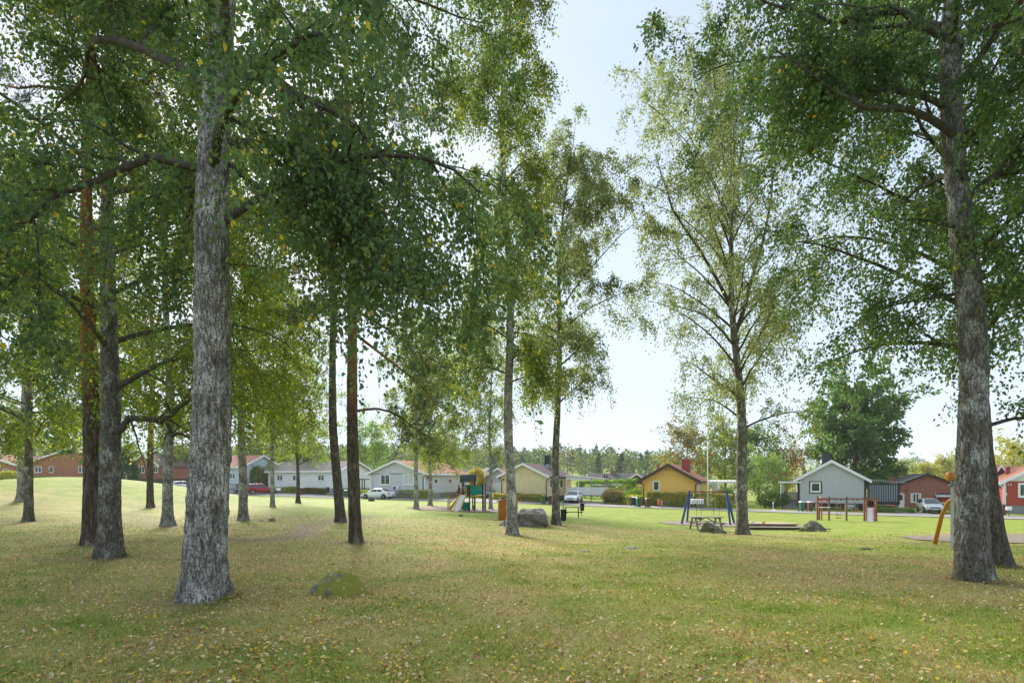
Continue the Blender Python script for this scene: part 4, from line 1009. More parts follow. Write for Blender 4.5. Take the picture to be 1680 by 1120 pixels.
# 8 yellow brick house
h = House('brick_house', 'yellow brick house with dark roof and black metal chimney', 822, 898, 12.0, 820, 781, 761.5, 9.5, M_BRICKY, M_TILE_BROWN, plinth=.55, plinth_mat=M_DKGREY)
h.downpipe(h.W - .12, M_BLACK); h.downpipe(.12, M_BLACK); h.gutter(M_BLACK)
h.chimney(h.W / 2 + 1.1, 6.0, .75, .75, h.hR - 1.2, h.hR + 1.35, M_BLACK)
h.win(901.5, 786, 907.5, 800, face='right', fw=.13); h.win(918, 786, 923, 800, face='right', fw=.13)
MB().tube([(h.W / 2 + 1.3, 5.4, h.hR - .25), (h.W / 2 + 1.4, 5.15, h.hR - .2)], [.36, .4], 18).build('satellite_dish', M_GALV, h.t)
MB().box(.25, .55, -.16, -.003, h.hE - .55, h.hE - .35).build('wall_lamp', M_BLACK, h.t)
# its white veranda on posts
vx, vy, vz = G(929, 11.9)
v = thing('veranda', 'white boarded veranda with flat roof on posts behind the white hatchback', 'veranda', (vx, vy, vz), R(-14))
Lw = 5.4
rfm = MB(); rfm.hexa([(-.1, -.4, 3.45), (Lw + .1, -.4, 2.95), (Lw + .1, 3.6, 2.95), (-.1, 3.6, 3.45), (-.1, -.4, 3.6), (Lw + .1, -.4, 3.07), (Lw + .1, 3.6, 3.07), (-.1, 3.6, 3.6)]); rfm.build('roof', mat('corrugated_roof', (.55, .55, .53), .6, var=.1, scale=4, stretch=(.5, 12, 1), bump=.4), v)
MB().hexa([(0, -.22, 3.0), (Lw * .62, -.22, 2.85), (Lw * .62, -.16, 2.85), (0, -.16, 3.0), (0, -.22, 3.44), (Lw * .62, -.22, 3.13), (Lw * .62, -.16, 3.13), (0, -.16, 3.44)]).build('beam', M_WHITEB, v)
for k in range(26):
    MB().box(k * .208, k * .208 + .195, -.10, -.06, .85, 1.85).build('board', M_WHITE, v)
for x, y in ((.05, -.02), (1.7, -.02), (3.4, -.02), (Lw, -.02), (Lw, 1.8), (Lw, 3.4)): MB().box(x - .06, x + .06, y - .03, y + .09, 0, 3.1).build('post', M_WHITE if x < 3 else M_WOODG, v)
MB().box(-.05, Lw + .05, -.05, 3.5, .72, .84).build('deck', M_WOODG, v)
for k in range(16): MB().box(Lw + .08, Lw + .11, .1 + k * .21, .28 + k * .21, .85, 1.85).build('board', M_WHITE, v)
MB().box(-.04, Lw + .12, -.14, .0, 1.86, 1.93).build('rail', M_WHITE, v)
# 9 dark roofed house with gable wing
h = House('brick_house', 'dark roofed low brick house behind the round brown bush', 968, 1062, 8.9, 819, 794, 777, 9, M_BRICKR, M_TILE_DARK, front='eave', plinth=.3, yaw=R(8))
h.chimney(h.hx(1006), 4.5, .8, .7, h.hR - .5, h.hR + .55, M_BRICKR)
for x in (h.hx(992), h.hx(996)): MB().tube([(x, 2.6, h.hE + .6), (x, 2.6, h.hE + 1.75)], .14, 10).build('roof_vent', M_BLACK, h.roof)
h = House('gabled_wing', 'brown tiled gable wing with yellow wall under it beside the yellow house', 1016, 1075, 9.8, 817, 797, 777.5, 7, M_TILE_BROWN, M_TILE_DARK, plinth=.15, yaw=R(20), cat='house wing')
MB().box(.1, h.W - .1, -.06, -.003, .2, h.hE - .1).build('lower_wall', M_BRICKR, h.t)
MB().box(.1, h.W - .1, -.09, -.003, h.hE - .09, h.hE + .35).build('yellow_band', M_YELLOW, h.t)
for k in range(4): h.rect(.6 + k * 1.3, 1.3 + k * 1.3, h.hE - .75, h.hE - .25, 'front', fw=.06)
# 10 yellow wooden house
h = House('yellow_house', 'yellow boarded house with brown eaves and red chimney behind the long hedge', 1054, 1143, 12.9, 829, 787, 762.5, 9.5, M_YELLOW, M_TILE_RED, trim=M_BROWN, plinth=.6, over=.7, bargew=.45, eover=.55)
h.battens(M_YELLOW, [(1072, 789, 1081.5, 804)])
h.win(1072, 789, 1081.5, 804, fw=.13, label='small white framed window')
vents(h, (h.hx(1092.5), h.hx(1098.5)), h.hz(1095, 770)); h.gutter(M_BROWN); h.downpipe(h.W - .15, M_BLACK); h.downpipe(.15, M_BLACK)
MB().box(0, h.W, -.03, -.003, h.hE + .1, h.hE + .16).build('trim_board', M_YELLOW, h.t)
h.chimney(h.W / 2 + 1.55, 3.4, 1.0, .8, h.hR - 1.6, h.hR + .75, mat('red_sheet', (.34, .06, .055), .55, var=.1), mat('chimney_lid', (.5, .16, .08), .6))
h.chimney(h.W / 2 - 1.9, 3.0, .25, .25, h.hR - 1.6, h.hR + .05, mat('red_sheet', (.34, .06, .055), .55))
h.rect(.8, 1.7, 1.0, 2.9, 'right', name='door', pane=M_WHITE); h.rect(3.4, 4.2, 1.6, 2.9, 'right')
MB().tube([(h.W + .1, .4, 2.6), (h.W + .3, .3, 2.55), (h.W + .3, .3, 2.4)], .07, 8).build('wall_lamp', M_WHITE, h.t)
# its white pergola and fence
vx, vy, vz = G(1164, 12.5)
v = thing('pergola', 'white pergola and board fence beside the yellow house', 'pergola', (vx, vy, vz), R(-12))
for y in (0, 2.4): MB().box(-.3, 3.9, y, y + .08, 2.98, 3.22).build('beam', M_WHITE, v)
for k in range(9): MB().box(-.1 + k * .45, -.04 + k * .45, -.35, 2.8, 3.22, 3.36).build('rafter', M_WHITE, v)
for x in (-.2, 3.3): MB().box(x, x + .16, -.04, .12, 0, 2.98).build('post', M_WHITE, v)
for x in (1.5, 3.3): MB().box(x, x + .12, 2.4, 2.52, 0, 2.98).build('post', M_WHITE, v)
for k in range(22): MB().box(1.6 + k * .16, 1.74 + k * .16, 2.55, 2.58, .5, 1.75).build('board', M_WHITE, v)
MB().box(-.2, 3.9, .3, 2.5, .3, .42).build('deck', M_WOODG, v)
MB().box(.6, 1.3, 2.3, 2.33, 1.4, 2.9).build('curtain', M_CURT, v)
# 11 grey house with white bargeboards
h = House('grey_house', 'grey boarded gable house with white bargeboards and black plinth', 1309, 1421, 13.4, 835, 786, 756.5, 10, M_GREYB, M_DKGREY, plinth=.82, plinth_mat=M_BLACK, bargew=.32, roof_t=.14, eover=.5)
h.battens(M_GREYB, [(1330.5, 791.5, 1345.5, 806)], .26, .06, .035, .86)
h.win(1330.5, 791.5, 1345.5, 806, fw=.16, outer=M_BLACK, pane=M_GLASS); h.corner(M_BLACK, .2)
h.chimney(h.W / 2 - .3, 4.0, .95, .85, h.hR - .9, h.hR + 1.0, M_DKGREY)
h.downpipe(.1, M_BLACK); h.gutter(M_BLACK)
for a, b in ((1338, 1342), (1386, 1401)): h.rect(h.hx(a), h.hx(b), .18, .66, 'front', name='cellar_window', pane=M_CURT, fw=.05)
MB().tube([(h.hx(1403), -.1, .0), (h.hx(1403), -.1, 1.0)], .06, 10).build('standpipe', M_GALV, h.t)
# entrance porch with steps
vx, vy, vz = G(1280, 13.3)
v = thing('porch', 'white porch with wide grey wooden steps beside the grey gable house', 'porch', (vx, vy, vz), R(-25))
MB().box(-.2, 2.3, -.15, 2.0, 3.15, 3.32).build('roof', M_WHITE, v, bevel=.02)
for x, y in ((.0, .0), (.25, 1.5)): MB().box(x, x + .14, y, y + .14, 0, 3.15).build('post', M_WHITE, v)
for k in range(6): MB().box(.16, 1.95, .1 + k * .27, .1 + (k + 1) * .27 + .02, -.2 + k * .185, -.03 + (k + 1) * .185).build('step', M_WOODG, v)
MB().box(.16, 1.95, 1.75, 3.2, .7, 1.09).build('landing', M_WOODG, v)
for k in range(12): MB().box(.2 + k * .148, .335 + k * .148, 2.9, 2.93, 1.1, 2.0).build('board', mat('cream_board', (.55, .53, .46), .7), v)
vv = G(1284, 12.9); pot = thing('flower_pot', 'black hanging flower pot by the porch post', 'flower pot', (vv[0] + .1, vv[1] - .1, vv[2] + 1.55))
MB().tube([(0, 0, 0), (0, 0, .3)], [.16, .24], 12).build('pot', M_BLACK, pot)
pb = MB()
rr_ = random.Random(3)
for k in range(60):
    a = rr_.uniform(0, 6.3); q = rr_.uniform(.05, .3); zz = rr_.uniform(.22, .5); pb.add([(math.cos(a) * q, math.sin(a) * q, zz), (math.cos(a + .5) * q, math.sin(a + .5) * q, zz + .07), (math.cos(a + .2) * (q + .12), math.sin(a + .2) * (q + .12), zz + .03)], [(0, 1, 2)])
pb.build('flowers', mat('dark_flower', (.06, .03, .03), .8), pot)
MB().tube([(0, 0, .3), (0, 0, 1.2)], .008, 5).build('hanger', M_BLACK, pot)
# lean-to carport with slatted wall and woodpile
vx, vy, vz = G(1423, 14.0)
v = thing('lean_to_shed', 'lean to shed with pale vertical slats on a black base beside the grey house', 'shed', (vx, vy, vz), R(-20))
Wl = 3.1
MB().hexa([(-.2, -.3, 3.62), (Wl + .6, -.3, 3.2), (Wl + .6, 3, 3.2), (-.2, 3, 3.62), (-.2, -.3, 3.72), (Wl + .6, -.3, 3.3), (Wl + .6, 3, 3.3), (-.2, 3, 3.72)]).build('roof', M_GALV, v)
MB().box(0, Wl, .06, .12, 1.0, 3.15).build('back_wall', M_BLACK, v); MB().box(0, Wl, 0, 2.8, .72, 1.05).build('floor_beam', M_BLACK, v)
for k in range(13): MB().box(.06 + k * .235, .06 + k * .235 + .13, -.0, .056, 1.06, 3.0).build('slat', M_GALV, v)
MB().box(Wl - .02, Wl + .16, -.02, .14, .72, 3.3).build('post', M_BLACK, v); MB().box(0, .14, -.02, .14, .72, 3.5).build('post', M_BLACK, v)
for x in (.1, Wl - .1): MB().box(x, x + .2, .1, .3, -.3, .72).build('pillar', M_CONC, v)
lg = MB(); rr_ = random.Random(5)
for r_ in range(5):
    for k in range(20): lg.tube([(.35 + k * .125 + rr_.uniform(-.02, .02), .5, .0 + r_ * .13), (.35 + k * .125, 1.0, .0 + r_ * .13)], rr_.uniform(.045, .068), 6)
tag(lg.build('firewood', mat('firewood', (.16, .12, .085), .9, var=.4, scale=9), v), kind='stuff')
# 12 red brick house
h = House('brick_house', 'dark red brick gable house with white door behind the silver car', 1467, 1578, 13.0, 833.5, 798, 778.5, 11, M_BRICKR, M_TILE_DARK, trim=M_BLACK, plinth=.12, plinth_mat=M_BLACK, bargew=.16, eover=.2, over=.3)
h.win(1494.5, 809, 1510.5, 823, mull=1, curtain=True)
h.rect(h.hx(1472.5), h.hx(1483), .16, h.hz(1473, 809), 'front', name='door', pane=M_WHITE, fw=.1)
MB().box(h.hx(1475), h.hx(1480.5), -.085, -.02, h.hz(1476, 820), h.hz(1476, 811)).build('door_pane', M_GLASS, h.t)
MB().tube([(h.hx(1487), -.2, h.hz(1487, 804)), (h.hx(1487), 0, h.hz(1487, 804))], .1, 10).build('wall_lamp', M_BLACK, h.t)
h.chimney(.6, 5.5, .4, .4, h.hE - .2, h.hE + 1.0, M_BRICKR)
h = House('brick_house', 'low house with grey roof and brick chimney behind the red brick gable', 1532, 1640, 11.2, 826, 797, 787, 8, M_REDB, M_TILE_DARK, front='eave', plinth=.2, yaw=R(10))
h.chimney(h.hx(1553), 4.0, .75, .7, h.hR - .4, h.hR + .65, M_BRICKR, M_DKGREY)
h = House('shed', 'small red shed with pale sloping roof by the clipped yellow hedge', 1543, 1600, 13.4, 832, 812, 803, 4, M_REDB, M_TILE_DARK, front='eave', plinth=.1, cat='shed')
# 13 red house number 14
h = House('red_house', 'red boarded house number 14 with white gable and red tiled roof', 1646, 1760, 15.3, 842, 790, 765, 9, M_REDB, M_TILE_RED, plinth=.88, plinth_mat=mat('grey_plinth', (.27, .28, .29), .85, var=.1), bargew=.3, fascia=True)
h.win(1671.5, 793, 1690, 814, fw=.2, mull=1, label='white framed window with a lamp inside'); h.corner(M_WHITE, .22); h.gutter(M_WHITE); h.downpipe(.0, M_WHITE)
gb = MB(); m_ = h.W / 2
gb.prism([(.1, h.hE + .08), (h.W - .1, h.hE + .08), (m_, h.hR - .12)], 'y', -.035, -.003); gb.build('white_gable', M_WHITEB, h.t)
h.chimney(1.2, 3.0, .35, .35, h.hE + .3, h.hE + 1.5, mat('red_sheet', (.34, .06, .055), .55))
tx = bpy.data.curves.new('house_number', 'FONT'); tx.body = '14'; tx.size = 0.42; tx.extrude = 0.012; tx.materials.append(M_WHITE)
to = bpy.data.objects.new('house_number', tx); COL.objects.link(to)
dg = bpy.context.evaluated_depsgraph_get(); me_ = bpy.data.meshes.new_from_object(to.evaluated_get(dg)); bpy.data.objects.remove(to)
no = bpy.data.objects.new('house_number', me_); COL.objects.link(no); no.parent = h.t; no.rotation_euler = (R(90), 0, 0); no.location = (h.hx(1652), -.02, h.hz(1653, 796.5))
MB().box(h.hx(1649), h.hx(1652), -.03, -.003, h.hz(1650, 812), h.hz(1650, 808)).build('wall_sign', M_WHITE, h.t)
# its entrance wing set back, with second roof
h2 = House('red_house', 'red entrance wing with white posts set back beside house number 14', 1622, 1660, 14.2, 840, 789, 764, 7, M_REDB, M_TILE_RED, plinth=.7, bargew=.3, fascia=True)
h2.rect(h2.hx(1636), h2.hx(1640), 1.0, 2.8, 'front', name='door', pane=M_WHITE)
for p in (1631.5, 1635): MB().box(h2.hx(p), h2.hx(p) + .12, -.9, -.78, 0, h2.hE).build('post', M_WHITE, h2.t)
h2.chimney(h2.W / 2, 3, .4, .4, h2.hR - .3, h2.hR + .3, mat('red_sheet', (.34, .06, .055), .55))
# ------------------------------------------------------------------ hedges, bushes, background trees, woods
def cloud(name, label, cat, base, dims, n, leaf, pal, seed, shape='box', rz=0.0, group=None, core=True):
    """hedge or bush: stems inside, leaves through the outer shell"""
    r = np.random.default_rng(seed); t = thing(name, label, cat, base, rz, group); a, b, c = dims; n = int(n * .75); leaf *= 1.1
    if shape == 'box':
        q = r.uniform(-1, 1, (n, 3)); k = r.integers(0, 3, n); sg = np.where(r.random(n) < .5, -1., 1.); dep = 1 - np.abs(r.normal(0, .13, n))
        q[np.arange(n), k] = np.where(k == 2, 1, sg) * dep
        p = q * np.array([a / 2, b / 2, 1]); p[:, 2] = (p[:, 2] * .5 + .5) * c
        lump = (fbm(np.c_[p[:, :2] * .9, p[:, 2] * .9] + seed * 3, seed, 2) - .5)[:, None]; p[:, :2] *= 1 + lump * .25; p[:, 2:] *= 1 + lump * .35
    else:
        d = norm(r.normal(0, 1, (n, 3))); rad = 1 - np.abs(r.normal(0, .2, n)); rad *= 1 + (fbm(d * 2.6 + seed * 5, seed, 3) - .5) * .9
        p = d * rad[:, None] * np.array([a / 2, b / 2, c / 2]); p[:, 2] += c / 2
        if shape == 'dome': p[:, 2] = np.where(p[:, 2] < c * .12, r.uniform(0.05, .3, n) * c, p[:, 2])
        if shape == 'cone': f = 1 - np.clip(p[:, 2] / c, 0, 1); p[:, :2] *= (0.35 + 1.0 * f)[:, None]
    p[:, 2] = np.maximum(p[:, 2], .03)
    V, Q = leaves_arr(r, p, leaf, r.normal(0, .6, (n, 3)) + np.array([0, 0, .25]), .75)
    cols = pal_cols(r, pal, n); top = np.clip(p[:, 2] / c, 0, 1)
    np_mesh('foliage', V, Q, M_HEDGE if pal != 'spruce' else M_NEEDLE, t, attrs={'Col': np.repeat(cols, 4, 0)})
    ns_ = 14; st = MB()
    for k in range(ns_):
        x, y = r.uniform(-.4, .4) * a, r.uniform(-.4, .4) * b; x2 = x * r.uniform(.9, 1.1); st.tube([(x, y, -.1), (x2, y, c * .4), (x2 + r.normal(0, .1), y + r.normal(0, .1), c * .8)], [.03, .022, .01], 5)
    st.build('stems', M_BRANCH, t)['kind'] = 'stuff'
    return t
def hedge(label, px0, px1, s0, s1, h_, dep, n, leaf, pal, seed, cat='hedge'):
    a = G(px0, s0); b = G(px1, s1); L_ = math.hypot(b[0] - a[0], b[1] - a[1]); rz = math.atan2(b[1] - a[1], b[0] - a[0])
    mid = ((a[0] + b[0]) / 2, (a[1] + b[1]) / 2); return cloud('hedge', label, cat, (*mid, gz(*mid) - .05), (L_, dep, h_), n, leaf, pal, seed, 'box', rz)
hedge('clipped yellow green hedge behind the white saloon', 645, 706, 11.0, 11.7, 1.2, 1.0, 5200, .15, 'hedge', 51)
hedge('clipped hedge along the yellow brick gable', 811, 892, 12.0, 12.75, .95, .9, 6000, .14, 'hedge', 52)
hedge('long loose yellow green hedge before the yellow house', 1063, 1204, 13.0, 14.0, 1.75, 1.2, 15000, .15, 'hedge', 53)
hedge('short clipped hedge end beside the black wheeled bin', 1018, 1052, 12.6, 13.0, 1.15, 1.6, 4200, .14, 'hedge', 54)
hedge('bright green conifer hedge behind the white veranda', 945, 1042, 10.3, 10.7, 2.9, 1.6, 9000, .2, 'thuja', 55)
hedge('low clipped hedge beside the red estate car', 453, 483, 9.9, 10.0, .95, 1.0, 2600, .16, 'hedge', 56)
hedge('low reddish hedge before the white house', 504, 532, 10.1, 10.3, .95, 1.0, 2600, .16, 'rowan', 57)
hedge('clipped yellow hedge between silver car and swing post', 1541, 1598, 15.0, 15.6, 1.15, 1.2, 4200, .14, 'hedge', 58)
hedge('thin dark hedge in front of the orange brick wall', 55, 110, 9.6, 9.6, .75, 1.0, 2600, .16, 'thuja', 59)
hedge('small hedge left of the white saloon by the brown fence', 590, 607, 11.2, 11.3, 1.1, .9, 1600, .15, 'hedge', 60)
hedge('weedy green bank along the street before the brick house', 1432, 1500, 14.6, 15.2, .5, 1.0, 3600, .13, 'thuja', 61, 'bank')
x, y, z = G(1006, 12.6); cloud('bush', 'round brownish bush beside the veranda', 'bush', (x, y, z), (2.9, 2.6, 2.0), 4200, .15, 'brownbush', 62, 'dome')
x, y, z = G(1046, 12.4); cloud('bush', 'bright green bush above the short clipped hedge', 'bush', (x, y, z), (3.2, 2.4, 2.2), 3600, .16, 'thuja', 63, 'dome')
x, y, z = G(1268, 13.2); cloud('bush', 'dark green shrubs under the apple tree', 'bush', (x, y, z), (4.0, 2.4, 2.2), 4200, .17, 'oak', 64, 'dome')
x, y, z = G(782, 10.8); cloud('bush', 'tall arching yellow green bush behind the play tower roof', 'bush', (x, y, z), (2.6, 2.4, 4.6), 4200, .2, 'gold', 65, 'dome')
x, y, z = G(1190, 12.6); cloud('bush', 'leafy green bush before the white pergola', 'bush', (x, y, z), (2.6, 2.0, 2.4), 3200, .17, 'apple', 66, 'dome')
x, y, z = G(520, 9.9); cloud('bush', 'round green bush before the white wall', 'bush', (x, y, z), (2.8, 2.2, 2.9), 3600, .18, 'oak', 67, 'dome')
x, y, z = G(420, 9.6); cloud('bush', 'tall olive bush behind the red estate car', 'bush', (x, y, z), (3.6, 2.5, 4.6), 4600, .22, 'olive', 68, 'dome')
x, y, z = G(440, 9.3); cloud('bush', 'tall shaggy bush between blue and white houses', 'bush', (x, y, z), (3.6, 2.5, 5.4), 4600, .22, 'hedge', 69, 'dome')
x, y, z = G(15, 10); cloud('bush', 'pale bush at the foot of the orange brick house', 'bush', (x, y, z), (3.2, 2.0, 1.7), 2600, .18, 'hedge', 70, 'dome')
x, y, z = G(1342, 14.2); cloud('bush', 'low weeds along the black plinth of the grey house', 'plants', (x + 2.2, y, z), (5.2, .5, .35), 1500, .1, 'thuja', 71, 'box')

def bgtree(name, label, px, s, H, crown, seed, pal, n=9000, leaf=.22, r0=.22, **k):
    x, y, z = G(px, s, -.05); kw = dict(nprim=26, ntw=1500, droop=.3, down=.35, elev=(42, 12), tw_mesh=False, twig=1.3, bark=B_DARK, ns=14, sec=7); kw.update(k)
    return tree(name, label, (x, y, z), H, r0, crown, seed, pal=pal, nleaf=int(n * .62), leaf=leaf * 1.2, **kw)
bgtree('broadleaf_tree', 'big dense dark green maple rising behind the grey gable house', 1403, 11.0, 14.6, [(1.6, 5.6), (4, 7.0), (8, 7.0), (11, 5.2), (14, 2.0)], 81, 'oak', 42000, .40, .35, nprim=46, ntw=4200)
bgtree('rowan_tree', 'brownish rowan with red berries behind the yellow house', 1128, 10.6, 9.8, [(2, 2.6), (4, 3.8), (7, 3.4), (9.4, 1.2)], 82, 'rowan', 10000, .24)
bgtree('broadleaf_tree', 'olive broadleaf tree behind the white pergola', 1190, 10.2, 10.5, [(1.5, 4.0), (4, 5.2), (7, 4.6), (10, 1.6)], 83, 'olive', 14000, .27)
bgtree('broadleaf_tree', 'dark olive tree behind the apple tree', 1245, 10.4, 9.0, [(1.5, 3.4), (4, 4.4), (7, 3.4), (8.6, 1.2)], 84, 'oak', 10000, .26)
bgtree('apple_tree', 'leaning pale green apple tree beside the broad birch trunk', 1257, 12.6, 5.2, [(1.2, 2.3), (2.6, 2.9), (4, 2.3), (5, .8)], 85, 'apple', 9000, .17, .13, lean=[(0, -.2, 0), (5, .3, 0)])
bgtree('maple_tree', 'red and orange autumn maple behind the white porch', 1291, 10.6, 6.8, [(1.2, 2.2), (3, 2.9), (5, 2.4), (6.5, .8)], 86, 'red', 6000, .22)
bgtree('broadleaf_tree', 'golden birch on the slope behind the red brick gable', 1514, 6.5, 6.6, [(1.5, 2.0), (3, 2.6), (5, 2.0), (6.3, .7)], 87, 'gold', 5000, .34, .18)
bgtree('broadleaf_tree', 'yellow green tree behind the brick chimney', 1552, 6.0, 8.2, [(1.5, 2.6), (4, 3.2), (6.5, 2.4), (7.8, .8)], 88, 'gold', 6000, .36, .2)
bgtree('broadleaf_tree', 'tall olive tree behind the roof of house 14', 1597, 7.5, 8.6, [(2, 2.6), (4, 3.6), (7, 2.8), (8.3, .8)], 89, 'olive', 7000, .34, .2)
bgtree('broadleaf_tree', 'round golden green tree behind the entrance wing', 1672, 8.5, 8.6, [(2, 3.6), (4, 4.4), (7, 3.2), (8.3, 1)], 90, 'gold', 9000, .32, .2)
bgtree('broadleaf_tree', 'dark green tree beyond the low grey roofed house', 1482, 7.0, 5.6, [(1, 2.2), (2.6, 2.6), (4.6, 2.0), (5.4, .7)], 91, 'olive', 5000, .32, .18)
bgtree('broadleaf_tree', 'leafy tree behind the white house roof', 505, 8.6, 12, [(2, 4.2), (5, 5.2), (9, 4.0), (11.6, 1.2)], 92, 'olive', 11000, .3, .2)
bgtree('broadleaf_tree', 'leafy tree between pale blue and white houses', 425, 8.6, 12, [(2, 4.0), (5, 5.0), (9, 4.0), (11.6, 1.2)], 93, 'birchy', 11000, .3, .2)
bgtree('broadleaf_tree', 'broad tree behind the light grey gable', 600, 8.8, 10, [(2, 3.8), (5, 4.8), (8, 3.6), (9.6, 1.2)], 94, 'apple', 11000, .3, .2)
bgtree('broadleaf_tree', 'olive tree behind the red roof of the grey house', 725, 8.4, 9.5, [(2, 3.6), (5, 4.4), (8, 3.2), (9, 1)], 95, 'olive', 9000, .3, .2)
bgtree('broadleaf_tree', 'tall tree over the orange brick roof', 110, 7.6, 13.5, [(2, 4.6), (6, 6), (10, 4.5), (13, 1.2)], 96, 'birchy', 12000, .36, .25)
bgtree('broadleaf_tree', 'large tree behind the low orange brick house', 10, 7.6, 13.5, [(2, 5), (6, 6.4), (10, 4.5), (13, 1.2)], 97, 'birchy', 12000, .36, .25)
bgtree('broadleaf_tree', 'tree standing between red cottage and pale blue house', 300, 8.3, 12.5, [(2, 4.4), (6, 5.4), (10, 4), (12, 1.2)], 98, 'birchy', 12000, .34, .22)
x, y, z = G(207, 9.7); cloud('spruce_tree', 'dark blue green spruce beside the red cottage', 'tree', (x, y, z), (4.0, 4.0, 6.6), 7000, .24, 'spruce', 99, 'cone')

def woods(name, label, n, seed, xr, yr, hr, leaf, pals, per=150, keep=None):
    r = np.random.default_rng(seed); Vs = []; Cs = []; tv = MB()
    x = r.uniform(*xr, n); y = r.uniform(*yr, n)
    if keep is not None: k = keep(x, y); x, y = x[k], y[k]
    z = ground(x, y); n = len(x)
    for i in range(n):
        Ht = r.uniform(*hr); con = r.random() < .25; rad = Ht * (r.uniform(.13, .18) if con else r.uniform(.26, .38))
        d = norm(r.normal(0, 1, (per, 3))); d[:, 1] = -np.abs(d[:, 1]) * np.where(r.random(per) < .75, 1, -1)
        q = d * (r.uniform(.7, 1.0, (per, 1))) ; hh = q[:, 2] * .5 + .5
        f = (1.15 - hh) if con else np.sqrt(np.clip(1 - (hh * 2 - 1) ** 2 * .75, .05, 1)) * (1 + .5 * (fbm(d * 1.8 + i * 3.1, seed, 2) - .5))
        p = np.c_[q[:, 0] * rad * f, q[:, 1] * rad * f, Ht * (.12 + .88 * hh)] + np.array([x[i], y[i], z[i]])
        V, _ = leaves_arr(r, p, leaf, r.normal(0, 1, (per, 3)), .9); Vs.append(V)
        pk = 'spruce' if con else pals[r.integers(len(pals))]; c = pal_cols(r, pk, per); c[:, :3] = c[:, :3].mean(0) * .45 + c[:, :3] * .55; c[:, :3] *= r.uniform(.8, 1.15); Cs.append(np.repeat(c, 4, 0))
        tv.tube([(x[i], y[i], z[i] - .3), (x[i], y[i], z[i] + Ht * .6)], [.18, .08], 5, False)
    V = np.concatenate(Vs); C = np.concatenate(Cs)
    t = thing(name, label, 'woods'); t['kind'] = 'stuff'
    tag(np_mesh('crowns', V, np.arange(len(V)).reshape(-1, 4), M_FAR, t, attrs={'Col': C}), kind='stuff'); tag(tv.build('trunks', M_BRANCH, t), kind='stuff')
woods('woods', 'mixed green and yellow wood on the hillside behind the houses', 330, 201, (-130, 85), (205, 360), (9, 14.5), .95, ['oak', 'olive', 'oak', 'gold', 'apple', 'birchg', 'oak', 'olive', 'birchg'], 150)
woods('woods', 'dark far wood along the crest of the hill', 330, 202, (-300, 150), (360, 540), (11, 17), 1.5, ['oak', 'oak', 'olive', 'birchg'], 70)
woods('woods', 'blue green wood on the most distant ridge', 420, 203, (100, 1500), (1000, 1500), (10, 17), 4.2, ['oak', 'olive'], 30)
woods('woods', 'line of trees behind the houses beyond the mound', 90, 204, (-230, -60), (150, 230), (9, 14), .9, ['oak', 'olive', 'birchy'], 150)
woods('woods', 'low mixed trees in the dip behind the red brick gable', 150, 205, (95, 420), (240, 380), (6, 10), .9, ['oak', 'olive', 'gold', 'apple', 'birchg'], 110)

# ------------------------------------------------------------------ rocks
def rock(label, px, py, s, dims, seed, material, rz=0., form='dome', peak=None, name='boulder', cut=None):
    """form: dome, block (rounded box) or peak (leaning wedge); facets chipped off, then fine relief"""
    x, y, z = G(px, s); r = np.random.default_rng(seed)
    nu, nv = (96, 48) if dims[0] > .7 else (40, 20)
    u = np.linspace(0, 2 * np.pi, nu, endpoint=False); v_ = np.linspace(0.01, np.pi * .58, nv)
    Vv, U_ = np.meshgrid(v_, u, indexing='ij'); d = np.stack([np.sin(Vv) * np.cos(U_), np.sin(Vv) * np.sin(U_), np.cos(Vv)], -1)
    e = {'dome': 2.2, 'block': 4.5, 'peak': 1.25}[form]
    rad = (np.abs(d) ** e).sum(-1) ** (-1 / e)
    for k in range(8):
        nrm = r.normal(0, 1, 3); nrm[2] = abs(nrm[2]) * .8; nrm = nrm / np.linalg.norm(nrm); off = r.uniform(.78, .96) * (1.12 if form == 'block' else .95); dt = d @ nrm; rad = np.where(dt > .05, np.minimum(rad, off / np.maximum(dt, .05)), rad)
    rad = rad * (1 + (fbm(d * 1.7 + seed, seed, 2) - .5) * .22 + (fbm(d * 6 + seed, seed + 1, 3) - .5) * .11)
    V = d * rad[..., None]
    if peak: V[..., 0] += peak[0] * np.clip(V[..., 2], 0, 1); V[..., 1] += peak[1] * np.clip(V[..., 2], 0, 1)
    if cut:
        q = V[..., 2] - cut[0] - cut[1] * V[..., 0]; V *= (1 - .2 * np.exp(-(q / .09) ** 2) * (V[..., 1] < 0.25) * (V[..., 0] > -.35))[..., None]
    V = V * np.array([dims[0] / 2, dims[1] / 2, dims[2]]); V[..., 2] -= .02
    i = np.arange(nu * nv).reshape(nv, nu); j = np.roll(i, -1, 1); Q = np.stack([i[:-1], i[1:], j[1:], j[:-1]], -1).reshape(-1, 4)
    o = np_mesh(name, V.reshape(-1, 3), Q, material, None, smooth=True, loc=(x, y, z)); o.rotation_euler = (0, 0, rz)
    tag(o, label, 'rock' if name != 'tree_stump' else 'stump'); return o
